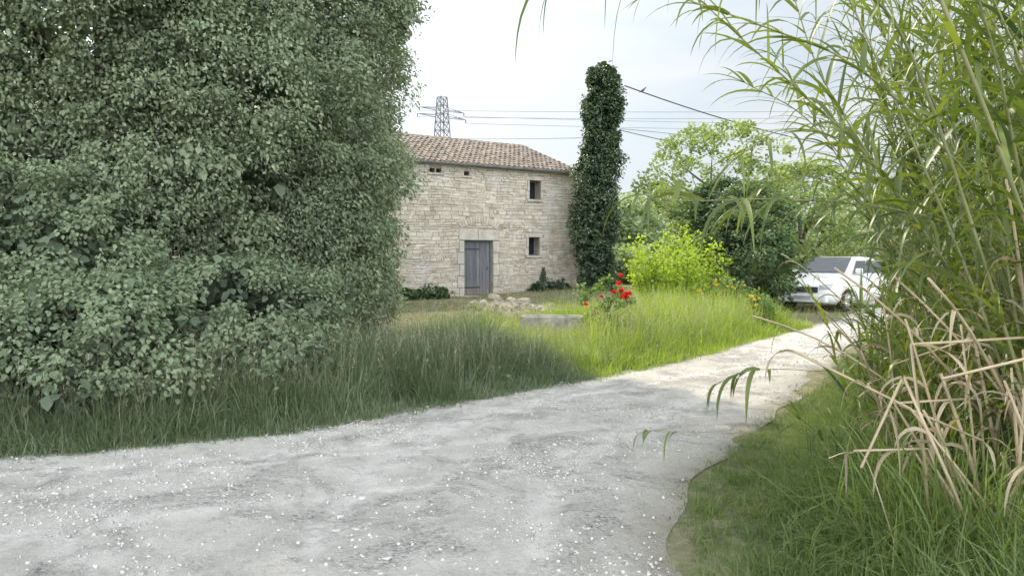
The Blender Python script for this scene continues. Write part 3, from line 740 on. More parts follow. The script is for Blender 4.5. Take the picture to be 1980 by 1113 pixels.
def hp(x, y=0): return (HX + x * .8348 - y * .5505, HY + x * .5505 + y * .8348)
for (lx, r, hgt, lab) in [(-1.5, .55, .40, 'low dark ivy clump at the wall foot under the windows'), (-2.4, .4, .25, 'small green weed tuft at the wall foot just right of the door'), (-7.3, .8, .25, 'spreading green weeds at the wall foot left of the door'), (-8.6, .6, .25, 'leafy weeds at the wall foot beside the big tree')]:
    x, y = hp(lx, -.35)
    make_tree('wall_foot_plant', lab, 'plant', x, y, .02, hgt + .1, r, 26, 45, .08, .14, MT['ivy'] if lx > -5 else MT['dark'], trunk_r=.012, limbs=3, parts=('foliage', 'stem'), group=None)
x, y = hp(-1.95, -.06)
iv = empty('climbing_ivy', (x, y, 0)); tag(iv, 'thin ivy climbing the wall below the small lower window', 'climbing plant')
n = 520; u_ = rng.normal(0, .16, n); z_ = .1 + 1.05 * rng.random(n) ** 1.2; P = np.column_stack([x + (u_ * (1.3 - z_)) * .8348, y + (u_ * (1.3 - z_)) * .5505, z_])
nn_ = np.tile(np.array([.5505, -.8348, .2]), (n, 1))
v = leaves(P + nn_ * .03 * rng.random((n, 1)), nrm(rng.normal(size=(n, 3)) * .6 - UP), nn_, rng.uniform(.04, .07, n), rng.uniform(.04, .06, n), rng.random(n) * .6)
build_np('foliage', *v[:2], MT['ivy'], iv, v[2])
m = MB(); m.tube([(x, y, 0), (x + .03, y - .01, .5), (x - .02, y - .01, 1.1)], [.015, .01, .004], 6); m.build('stem', MT['bark'], iv, local=False)

# ------------------------------------------------------------ ivy covered pole
PX, PY = 3.62, 30.2
pole = empty('ivy_covered_pole', (PX, PY, 0)); tag(pole, 'tall utility pole wrapped top to bottom in dark ivy at the house corner', 'utility pole')
m = MB(); m.tube([(PX, PY, -.2), (PX, PY, 9.1)], [.16, .11], 10); m.build('post', MT['bark'], pole, local=False, smooth=True)
K = 800; zz = rng.uniform(0.15, 9.05, K); ph = rng.uniform(0, 6.283, K)
prof = np.interp(zz, [0, .6, 2, 4, 5.0, 5.8, 6.8, 8.4, 8.9, 9.3], [.5, .6, .88, 1.0, .88, .72, .70, .74, .60, .2])
lx = np.interp(zz, [0, 2, 4.5, 5.5, 9.5], [-.15, -.3, -.35, -.05, .08])
rr = prof * (0.35 + .66 * rng.random(K) ** .5) * (1 + .14 * np.sin(zz * 2.7 + ph * 2) + .07 * np.sin(zz * 6.1 - ph * 3))
C = np.column_stack([PX + lx + rr * np.cos(ph), PY + rr * np.sin(ph) * .8, zz])
v = join([clump_leaves(C, .10 + .16 * rng.random(K), 55, .09, .6, 1.0, .5 * rng.random(K)), 
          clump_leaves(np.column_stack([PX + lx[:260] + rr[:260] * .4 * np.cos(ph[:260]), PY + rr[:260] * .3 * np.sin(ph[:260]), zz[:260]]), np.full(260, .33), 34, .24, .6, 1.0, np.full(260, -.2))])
build_np('ivy', *v[:2], MT['ivy'], pole, v[2])
m = MB()
for k in range(16):
    a = random.random() * 6.28; z0 = random.uniform(.3, 6)
    m.tube([(PX + .2 * math.cos(a), PY + .2 * math.sin(a), z0), (PX + .25 * math.cos(a + .3), PY + .25 * math.sin(a + .3), z0 + 1), (PX + .2 * math.cos(a + .7), PY + .2 * math.sin(a + .7), z0 + 2.4)], [.03, .025, .01], 6)
m.build('ivy_stem', MT['bark'], pole, local=False)

pole2 = empty('plain_utility_pole', (24.5, 46, 0)); tag(pole2, 'plain wooden utility pole standing behind the reeds at far right', 'utility pole')
m = MB(); m.tube([(24.5, 46, -.2), (24.5, 46, 8)], [.16, .11], 10); m.build('post', MT['bark'], pole2, local=False, smooth=True)
m = MB(); m.tube([(24.5, 45.85, 7.6), (24.5, 45.7, 7.75)], .05, 8); m.build('insulator', MT['concrete'], pole2, local=False)

def wire(name, label, cat, p0, p1, sag, r, mat, group=None, n=24):
    p0, p1 = Vector(p0), Vector(p1)
    pts = []
    for i in range(n + 1):
        t = i / n; p = p0.lerp(p1, t); p.z -= sag * 4 * t * (1 - t); pts.append(p)
    m = MB(); m.tube(pts, r, 5); o = m.build(name, mat); tag(o, label, cat, group); return pts
top = at(1208, 166, Y=30.1)
pw = wire('overhead_wire', 'dark overhead cable running right from the top of the ivy pole, bird on it', 'wire', top, (24.5, 45.8, 7.75), .55, .026, MT['wire'])
wire('overhead_wire', 'upper of the two thin cables leaving the ivy pole halfway up', 'wire', at(1200, 249, Y=30.1), (24.5, 45.8, 7.1), -.15, .013, MT['wire_far'])
wire('overhead_wire', 'lower of the two thin cables leaving the ivy pole halfway up', 'wire', at(1200, 252, Y=30.1), (24.5, 45.8, 6.0), .25, .016, MT['wire'])
wire('overhead_wire', 'thin cable from above the tiled roof to the left of the ivy pole', 'wire', at(700, 262, Y=44), at(1150, 266, Y=30.4), .12, .012, MT['wire_far'])

bp = min(pw, key=lambda p: abs(990 + F * p.x / p.y - 1246))
bp = Vector(bp)
bd = empty('pigeon', bp, R(20)); tag(bd, 'small dark bird perched on the cable beside the ivy pole', 'bird')
bm = bmesh.new()
prof_ = [(-.17, .005, -.02), (-.14, .014, .0), (-.08, .035, .04), (-.02, .055, .075), (.04, .058, .10), (.085, .042, .14), (.105, .03, .17), (.125, .032, .19), (.145, .022, .195), (.165, .006, .19), (.185, .002, .187)]
rings = []
for (x, r, z) in prof_:
    rings.append([bm.verts.new((x, r * math.cos(a), z + r * math.sin(a))) for a in [k * math.pi / 5 for k in range(10)]])
for a, b in zip(rings[:-1], rings[1:]):
    for k in range(10): bm.faces.new((a[k], a[(k + 1) % 10], b[(k + 1) % 10], b[k]))
me = bpy.data.meshes.new('body'); bm.normal_update(); bm.to_mesh(me); bm.free(); me.materials.append(MT['bird'])
for p in me.polygons: p.use_smooth = True
o = bpy.data.objects.new('body', me); COL.objects.link(o); o.parent = bd
for s in (-1, 1):
    m = MB(); m.tube([(.01, .02 * s, .06), (.0, .02 * s, .0)], .005, 5); m.build('leg', MT['bird'], bd)

# ------------------------------------------------------------ pylon and transmission lines
PYL = at(856, 495, Y=200); pz = lambda py: at(856, py, Y=200).z
py_ = empty('electricity_pylon', (PYL.x, 200, 0), R(38)); tag(py_, 'steel lattice electricity pylon rising behind the house roof', 'pylon')
HT = pz(188)
def wbody(z): return np.interp(z, [0, HT * .55, HT * .80, HT], [3.6, 1.9, 1.45, .95])
m = MB(); levels = list(np.linspace(0, HT * .6, 7)) + list(np.linspace(HT * .6, HT, 9)[1:])
cor = lambda z: [Vector((sx * wbody(z), sy * wbody(z), z)) for sx, sy in ((-1, -1), (1, -1), (1, 1), (-1, 1))]
for a, b in zip(levels[:-1], levels[1:]):
    ca_, cb_ = cor(a), cor(b)
    for k in range(4):
        m.tube([ca_[k], cb_[k]], .15, 4, cap=False); m.tube([ca_[k], cb_[(k + 1) % 4]], .09, 4, cap=False); m.tube([ca_[(k + 1) % 4], cb_[k]], .09, 4, cap=False)
        m.tube([cb_[k], cb_[(k + 1) % 4]], .09, 4, cap=False)
m.build('lattice_body', MT['steel'], py_)
attach = []
for zl, ln in ((pz(213), 7.0), (pz(226), 7.6)):
    for s in (-1, 1):
        m = MB(); w = wbody(zl); tipp = Vector((s * ln, 0, zl))
        for sy in (-1, 1):
            m.tube([(s * w, sy * w, zl), tipp], .10, 4); m.tube([(s * w, sy * w, zl + .6), tipp], .07, 4)
        m.build('crossarm', MT['steel'], py_)
        m = MB(); m.tube([tipp, tipp - Vector((0, 0, .9))], .16, 6); m.build('insulator_string', MT['steel'], py_)
        attach.append((s, zl, tipp))
Mz = Matrix.Translation((PYL.x, 200, 0)) @ Matrix.Rotation(R(38), 4, 'Z')
labs = {(1, 0): 'high transmission cable leaving the right tip of the top pylon arm', (-1, 0): 'high transmission cable leaving the left tip of the top pylon arm', (1, 1): 'transmission cable leaving the right tip of the lower pylon arm', (-1, 1): 'transmission cable leaving the left tip of the lower pylon arm'}
for i, (s, zl, tp) in enumerate(attach):
    p0 = Mz @ (tp - Vector((0, 0, .9)))
    wire('transmission_line', labs[(s, i // 2)], 'power line', p0, (p0.x + 210, p0.y + 10 * s + 8, p0.z + 1.5), 1.2, .06, MT['wire_far'], None, 30)

# ------------------------------------------------------------ large linden at the left
lt = empty('linden_tree', (-7.6, 14, 0)); tag(lt, 'huge dense leafy linden tree filling the left of the view, foliage down to the ground', 'tree')
def prof_l(z): return np.interp(z, [0, .8, 2, 3.0, 3.8, 5, 7, 9.5, 11.5, 12.8, 13.6], [4.35, 4.85, 5.15, 5.3, 5.25, 5.35, 5.35, 4.95, 3.8, 2.3, .8])
def linden_shell(K, per, ls, ph0, ph1, z0, z1, inner=.8, cr=(.30, .62), flat=.55, wide=.66, chaos=.45):
    z = rng.uniform(z0, z1, K); ph = rng.uniform(ph0, ph1, K)
    lb = 1 + .035 * np.sin(4 * ph + z) + .03 * np.sin(7 * ph - 1.7 * z) + .03 * np.sin(2.4 * z + 3 * ph)
    rf_ = inner + (1.03 - inner) * rng.random(K) ** .6; rr = prof_l(z) * lb * rf_
    C = np.column_stack([-7.6 + rr * np.cos(ph), 14 + rr * np.sin(ph), z])
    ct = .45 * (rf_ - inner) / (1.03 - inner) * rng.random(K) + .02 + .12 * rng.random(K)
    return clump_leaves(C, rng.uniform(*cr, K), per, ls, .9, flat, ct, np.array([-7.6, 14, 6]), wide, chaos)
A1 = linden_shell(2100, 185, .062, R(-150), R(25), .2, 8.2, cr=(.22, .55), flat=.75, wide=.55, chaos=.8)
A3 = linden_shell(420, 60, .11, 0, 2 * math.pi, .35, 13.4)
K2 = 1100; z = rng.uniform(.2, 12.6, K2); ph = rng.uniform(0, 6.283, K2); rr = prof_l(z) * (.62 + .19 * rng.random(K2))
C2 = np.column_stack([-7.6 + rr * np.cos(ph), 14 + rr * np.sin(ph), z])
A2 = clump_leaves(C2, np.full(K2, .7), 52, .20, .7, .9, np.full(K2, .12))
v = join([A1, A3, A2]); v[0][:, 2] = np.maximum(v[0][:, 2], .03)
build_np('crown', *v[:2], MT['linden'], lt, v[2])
m = MB(); m.tube([(-7.6, 14, -.2), (-7.55, 14, 2), (-7.5, 14.1, 6), (-7.6, 14, 11)], [.5, .38, .25, .05], 10)
for k in range(26):
    a = random.random() * 6.28; z0 = random.uniform(1.2, 9); r = prof_l(z0 + 1.2) * .7
    m.tube([(-7.6, 14, z0), (-7.6 + r * .5 * math.cos(a), 14 + r * .5 * math.sin(a), z0 + 1.0), (-7.6 + r * math.cos(a), 14 + r * math.sin(a), z0 + 1.3)], [.13, .08, .02], 6)
m.build('trunk', MT['bark'], lt, local=False, smooth=True)

for (x, y, hh_, r, K, per, lab) in [(-6.0, 9.1, 2.7, 1.8, 240, 140, 'broad leaved shrub spilling from under the big tree to the left edge'), (-3.55, 9.3, 1.5, 1.45, 170, 120, 'low shrub under the big tree nearest the tall grass, left of centre'), (-4.3, 7.6, 1.35, 1.15, 170, 130, 'leafy bramble mound at the foot of the big tree, closest to the track'), (-5.4, 7.0, 1.25, 1.1, 150, 120, 'leafy bramble mound at the far left edge beside the track'), (-2.75, 8.3, .85, .9, 70, 90, 'low leafy weeds between the big tree and the middle of the verge')]:
    make_tree('leafy_shrub', lab, 'shrub', x, y, .03, hh_, r, K, per, .054, .25, MT['vine'], e=2.6, trunk_r=.04, droop=.7, limbs=6, lob=.25, parts=('foliage', 'stem'), wide=.68)
# ------------------------------------------------------------ rubble heap and trough
def rock(name, label, cat, loc, sx, sy, sz, seed, group=None, mat=None, rough=.28):
    bm = bmesh.new(); bmesh.ops.create_icosphere(bm, subdivisions=3, radius=1)
    for v_ in bm.verts:
        c = v_.co.copy()
        mxx = max(abs(c.x), abs(c.y), abs(c.z)); c = c.lerp(c / mxx, .4)
        nn = mnoise.noise(c * 1.3 + Vector((seed * 7.1, seed * 3.3, 0))) * rough + mnoise.noise(c * 3.7 + Vector((seed, 5, 2))) * rough * .5
        c *= 1 + nn; v_.co = Vector((c.x * sx, c.y * sy, c.z * sz))
    me = bpy.data.meshes.new(name); bm.to_mesh(me); bm.free(); me.materials.append(mat or MT['block'])
    o = bpy.data.objects.new(name, me); COL.objects.link(o); o.location = loc
    o.rotation_euler = (random.uniform(-.4, .4), random.uniform(-.4, .4), random.random() * 6.28)
    tag(o, label, cat, group); return o
k = 0
for (px, py, Y, s) in [(905, 608, 18.6, .16), (925, 600, 18.9, .18), (945, 604, 18.3, .14), (962, 590, 18.8, .17), (958, 577, 18.9, .14), (978, 598, 18.4, .16), (1000, 592, 18.7, .2), (1003, 608, 18.0, .13), (1020, 606, 18.3, .15), (1035, 603, 18.5, .14), (1055, 605, 18.4, .15), (1072, 604, 18.6, .13), (930, 612, 18.1, .13), (890, 614, 18.5, .12), (985, 612, 17.9, .13), (1042, 612, 17.9, .12), (970, 608, 18.1, .13), (1012, 583, 18.9, .12), (915, 588, 19.2, .12), (1065, 612, 18.1, .10), (935, 588, 18.8, .12), (988, 582, 18.8, .11), (948, 594, 18.4, .1), (1045, 598, 18.6, .11), (1025, 594, 18.7, .12), (900, 598, 18.8, .11)]:
    p = at(px, py, Y=Y); k += 1
    lab = 'rough pale limestone block in the low rubble heap in front of the door'; gq = 'stones of the rubble heap'
    if k == 5: lab = 'grey limestone block on the topmost left of the rubble heap'; gq = None
    if k == 7: lab = 'largest tan limestone block in the middle of the rubble heap'; gq = None
    rock('rubble_stone', lab, 'stone', p, s * 1.15, s, s * .75, k * 1.37, gq, rough=.4)
for (px, s) in [(935, .5), (1000, .55), (1050, .45)]:
    p = at(px, 615, Y=18.6)
    rock('earth_mound', {935: 'left weedy soil mound under the rubble stones', 1000: 'middle weedy soil mound under the rubble stones', 1050: 'right weedy soil mound under the rubble stones'}[px], 'soil mound', (p.x, 18.75, .0), s * 1.3, s, .36, px, None, MT['ground'], .2)
for (px, Y, hh_, lab) in [(962, 17.2, 1.0, 'pale dry grass tuft standing in front of the rubble heap, left one'), (1012, 16.6, .85, 'pale dry grass tuft between the rubble heap and the trough'), (905, 17.6, .75, 'small dry grass tuft at the left end of the rubble heap'), (1035, 13.6, .55, 'short pale grass tuft against the front of the stone trough')]:
    X = (px - 990) / F * Y; n = 130
    tf = empty('dry_grass_tuft', (X, Y, 0)); tag(tf, lab, 'grass tuft')
    v = blades(np.array([[X, Y]]) + rng.normal(size=(n, 2)) * .2, rng.uniform(.4, 1, n) * hh_, np.full(n, .012), rng.uniform(.3, 1.8, n), rng.random(n), 4, .28)
    build_np('blades', *v[:2], MT['seed'], tf, v[2])
tp = at(1068, 610, Y=14.2)
tr = empty('stone_trough', (tp.x, 14.2, 0), R(-8)); tag(tr, 'low grey stone trough half hidden in grass left of the rose bush', 'trough')
m = MB(); L_, W_, H_ = 1.2, .5, tp.z
t_ = .09
m.box(-L_/2, L_/2, -W_/2, -W_/2 + t_, 0, H_); m.box(-L_/2, L_/2, W_/2 - t_, W_/2, 0, H_); m.box(-L_/2, -L_/2 + t_, -W_/2 + t_, W_/2 - t_, 0, H_ - .004); m.box(L_/2 - t_, L_/2, -W_/2 + t_, W_/2 - t_, 0, H_ - .004)
m.box(-L_/2 + t_, L_/2 - t_, -W_/2 + t_, W_/2 - t_, .0, H_ * .45)
m.build('basin', MT['concrete'], tr, bevel=.02)

# ------------------------------------------------------------ rose bush
rx_, ry_ = (1180 - 990) / F * 13.0, 13.0
rb = make_tree('rose_bush', 'rose bush with scarlet blooms between the trough and the bright grass', 'bush', rx_, ry_, .1, 1.25, .42, 44, 46, .055, .13, MT['rose_leaf'], e=1.8, trunk_r=.02, droop=.1, limbs=12, lob=.7, parts=('foliage', 'stem'), inner=False, rmin=.2)
def flower(px, py, Y, r, mat, parent, npet=18):
    p = np.array(at(px, py, Y=Y)); n = npet
    a = rng.uniform(0, 6.28, n); e = rng.uniform(-.2, 1.3, n)
    A = np.column_stack([np.cos(a) * np.cos(e), np.sin(a) * np.cos(e), np.sin(e)])
    v = leaves(np.tile(p, (n, 1)) + A * r * .12, A, nrm(rng.normal(size=(n, 3)) + UP * .6), np.full(n, r), np.full(n, r * .9), rng.random(n), .35)
    build_np('flower', *v[:2], mat, parent, v[2])
for (px, py, r) in [(1200, 534, .05), (1197, 549, .055), (1207, 576, .085), (1215, 569, .065), (1186, 566, .055), (1163, 574, .035), (1133, 590, .05), (1150, 606, .035), (1202, 562, .055)]:
    flower(px, py, ry_ - random.uniform(.3, .45), r, MT['red'], rb)

# ------------------------------------------------------------ shrubs and trees at the right of the house
def upright_bush(name, label, x, y, h, r, nst, mat, ls, lab_parts=('foliage', 'stem'), base=0.0, per=40, cs=.13):
    root = empty(name, (x, y, 0)); tag(root, label, 'bush')
    m = MB(); C = []
    for k in range(nst):
        a = random.random() * 6.28; f_ = random.random() ** .5
        L_ = h * random.uniform(.45, 1.08) * (1 - .25 * f_ * f_); e = Vector((x + r * f_ * math.cos(a), y + r * f_ * math.sin(a), base + L_)); b = Vector((x + .15 * r * math.cos(a), y + .15 * r * math.sin(a), 0))
        mid = b.lerp(e, .5) + Vector((r * .25 * math.cos(a), r * .25 * math.sin(a), .05)); m.tube([b, mid, e], [.012, .008, .003], 5)
        for j in range(12):
            t = .18 + .82 * j / 11; p = b.lerp(mid, t * 2) if t < .5 else mid.lerp(e, t * 2 - 1); C.append(p)
    C = np.array(C); n = len(C)
    v = clump_leaves(C, np.full(n, cs) * rng.uniform(.5, 1.2, n), per // 4, ls, -.1, 1.0, .3 * rng.random(n) + .1)
    build_np(lab_parts[0], *v[:2], mat, root, v[2]); m.build(lab_parts[1], MT['bark'], root, local=False); return root
upright_bush('golden_bush', 'bright yellow green leafy bush in full sun', (1308 - 990) / F * 20, 20, 2.35, 1.35, 95, MT['golden'], .085, per=36, cs=.17)
yb = upright_bush('yellow_flower_plant', 'small green plant dotted with yellow flowers right of the golden bush', (1400 - 990) / F * 18.5, 18.5, 1.1, .6, 30, MT['rose_leaf'], .06)
for k in range(26): flower(random.gauss(1392, 26), random.gauss(564, 9), 18.2 + random.uniform(-.3, .3), .045, MT['yellow'], yb, 7)
yb = upright_bush('yellow_flower_plant', 'small yellow flowered plant at the grass edge in front of the dark shrub', (1462 - 990) / F * 16.5, 16.5, .85, .35, 16, MT['rose_leaf'], .06)
for (px, py) in [(1455, 575), (1458, 580), (1468, 578), (1445, 598), (1462, 590), (1452, 572)]: flower(px, py, 16.3, .045, MT['yellow'], yb, 7)

make_tree('dark_shrub', 'rounded dark green shrub beside the track at the bend', 'shrub', 6.5, 20.8, .1, 2.7, 1.3, 130, 80, .09, .32, MT['dark'], trunk_r=.06, parts=('foliage', 'stem'))
make_tree('dark_shrub', 'dark holm oak like bush rising behind the golden bush', 'shrub', 7.6, 25.5, .3, 4.2, 2.0, 150, 80, .12, .38, MT['dark'], trunk_r=.08, parts=('foliage', 'stem'))
make_tree('pale_tree', 'airy pale green tree with loose upward sprays right of the ivy pole', 'tree', 8.0, 30, 1.8, 6.7, 2.9, 150, 50, .14, .42, MT['elder'], e=2.2, trunk_r=.12, droop=-.1, limbs=14, lob=.4, rmin=.3, inner=False)
make_tree('pale_tree', 'pale green tree half hidden by the reeds', 'tree', 12.8, 33, 1.2, 5.6, 2.8, 120, 55, .17, .5, MT['elder'], e=2.4, trunk_r=.14, limbs=10, lob=.35, inner=False, rmin=.3)
bgt = [(7.8, 52, 5.2, 2.6, 'small pale far tree seen just right of the ivy pole'), (12, 60, 7.0, 4, 'far round tree left of the car in the gap'), (20, 55, 7, 4.5, 'tall far tree above the white car'), (29, 60, 8, 5, 'far tree behind the reeds right of the car'), (24, 44, 6, 3.2, 'mid distance tree behind the reeds beside the plain pole'), (16.5, 40, 3.6, 2.6, 'green tree close behind the white car'), (38, 58, 9, 5, 'broad far tree behind the reeds at the right edge'), (31, 42, 6.5, 3.6, 'rounded tree behind the reeds near the right edge'), (5.0, 75, 5, 4, 'very distant pale tree on the skyline beside the ivy pole'), (14, 90, 9, 6, 'very distant broad tree on the skyline')]
for (x, y, h, r, lab) in bgt:
    make_tree('background_tree', lab, 'tree', x, y, .3, h, r, 90, 40, .30 if y > 40 else .2, r * .22, MT['fartree'], trunk_r=.18, group='trees beyond the track', lob=.3)
make_tree('low_hedge_bush', 'low sunlit bush far beyond the ivy pole', 'bush', 6.2, 44, .05, 2.2, 2.2, 70, 50, .2, .45, MT['fartree'], trunk_r=.05, parts=('foliage', 'stem'))
make_tree('low_hedge_bush', 'low green bush beyond the golden bush', 'bush', 9.4, 40, .05, 2.6, 2.2, 70, 50, .2, .45, MT['fartree'], trunk_r=.05, parts=('foliage', 'stem'))

# ------------------------------------------------------------ car
CY = 23.0; cxp = at(1618, 590, Y=CY)
car = empty('parked_car', (cxp.x, CY, .0), R(180 + 42)); tag(car, 'white car parked on the track behind the reeds, seen from the front', 'car')
CX0 = 2.2
def loft(st, seg_fn):
    mb = MB(); rings = [seg_fn(*s) for s in st]; n = len(rings[0]); vs = [v for r_ in rings for v in r_]
    fs = []
    for i in range(len(rings) - 1):
        for k in range(n): fs.append((i*n + k, i*n + (k+1) % n, (i+1)*n + (k+1) % n, (i+1)*n + k))
    fs.append(tuple(range(n))[::-1]); fs.append(tuple((len(rings)-1)*n + k for k in range(n)))
    mb.add(vs, fs); return mb
def sec(x, hw, zb, zt):
    pts = [(-hw * .86, zb), (-hw, zb + .14), (-hw, zb + (zt - zb) * .55), (-hw * .97, zt - .10), (-hw * .86, zt - .02), (-hw * .45, zt), (hw * .45, zt), (hw * .86, zt - .02), (hw * .97, zt - .10), (hw, zb + (zt - zb) * .55), (hw, zb + .14), (hw * .86, zb)]
    return [(CX0 - x, p[0], p[1]) for p in pts]
b_ = loft([(0, .66, .42, .70), (.05, .76, .30, .80), (.2, .85, .24, .88), (.6, .895, .22, .96), (1.2, .905, .22, 1.04), (2.2, .91, .22, 1.06), (3.5, .91, .22, 1.08), (4.15, .88, .26, 1.06), (4.36, .8, .36, .98), (4.4, .7, .45, .9)], sec)
body = b_.build('body', MT['carwhite'], car, smooth=True, bevel=0)
def sec2(x, hw, zb, zt, hwt):
    return [(CX0 - x, -hw, zb), (CX0 - x, -hwt, zt - .05), (CX0 - x, -hwt * .85, zt), (CX0 - x, hwt * .85, zt), (CX0 - x, hwt, zt - .05), (CX0 - x, hw, zb)]
loft([(1.12, .80, 1.0, 1.06, .79), (1.35, .80, 1.0, 1.22, .75), (1.85, .81, 1.0, 1.54, .67), (2.5, .81, 1.0, 1.58, .66), (3.3, .81, 1.0, 1.55, .65), (4.0, .79, 1.0, 1.20, .70), (4.2, .77, 1.0, 1.06, .75)], sec2).build('cabin', MT['carwhite'], car, smooth=False, bevel=.02)
m = MB()
m.add([(CX0 - 1.17, -.70, 1.10), (CX0 - 1.17, .70, 1.10), (CX0 - 1.83, .60, 1.535), (CX0 - 1.83, -.60, 1.535)], [(0, 1, 2, 3)])
m.v = [(v[0] + .025, v[1], v[2] + .03) for v in m.v]
m.build('windscreen', MT['glass'], car)
for s in (-1, 1):
    for (xa, xb, xc, xd) in ((1.45, 2.5, 2.5, 1.9), (2.57, 3.85, 3.35, 2.57)):
        m = MB(); m.add([(CX0 - xa, s * .822, 1.10), (CX0 - xb, s * .822, 1.10), (CX0 - xc, s * .70, 1.46), (CX0 - xd, s * .70, 1.46)], [(0, 1, 2, 3)]); m.build('side_window', MT['glass'], car)
    m = MB(); m.add([(CX0 - .06, s * .78, .66), (CX0 - .015, s * .48, .64), (CX0 - .02, s * .48, .79), (CX0 - .18, s * .83, .83)], [(0, 1, 2, 3)])
    m.v = [(v[0] + .03, v[1] + s * .012, v[2]) for v in m.v]; m.build('headlight', MT['lamp'], car)
    m = MB(); m.box(CX0 - 1.55, CX0 - 1.40, min(s * .88, s * 1.06), max(s * .88, s * 1.06), 1.10, 1.24); m.build('wing_mirror', MT['carwhite'], car, bevel=.03)
    for xw in (.84, 3.5):
        m = MB(); ys = [(.72, .24), (.73, .32), (.76, .335), (.90, .335), (.93, .32), (.94, .22)]; n = 24; vs = []
        for (yy, r) in ys:
            for k in range(n): a = 2 * math.pi * k / n; vs.append((CX0 - xw + r * math.cos(a), s * yy, .335 + r * math.sin(a)))
        fs = [(i*n + k, i*n + (k+1) % n, (i+1)*n + (k+1) % n, (i+1)*n + k) for i in range(len(ys) - 1) for k in range(n)]
        fs += [tuple(range(n))]; m.add(vs, fs); wh = m.build('wheel', MT['rubber'], car)
        m = MB(); vs = [(CX0 - xw, s * .925, .335)]
        for k in range(20):
            a = 2 * math.pi * k / 20; vs.append((CX0 - xw + .21 * math.cos(a), s * (.935 if k % 4 < 2 else .90), .335 + .21 * math.sin(a)))
        m.add(vs, [(0, 1 + k, 1 + (k + 1) % 20) for k in range(20)]); m.build('rim', MT['chrome'], wh)
m = MB(); m.box(CX0 - .03, CX0 + .03, -.45, .45, .56, .72); m.build('grille', MT['plastic'], car, bevel=.01)
m = MB(); m.box(CX0 - .12, CX0 + .05, -.72, .72, .27, .50); m.build('bumper', MT['carwhite'], car, bevel=.04)
m = MB(); m.box(CX0 + .051, CX0 + .06, -.26, .26, .36, .47); m.build('number_plate', MT['lamp'], car)
m = MB(); m.box(CX0 - .15, CX0 - .0, -.55, .55, .24, .30); m.build('air_intake', MT['plastic'], car)

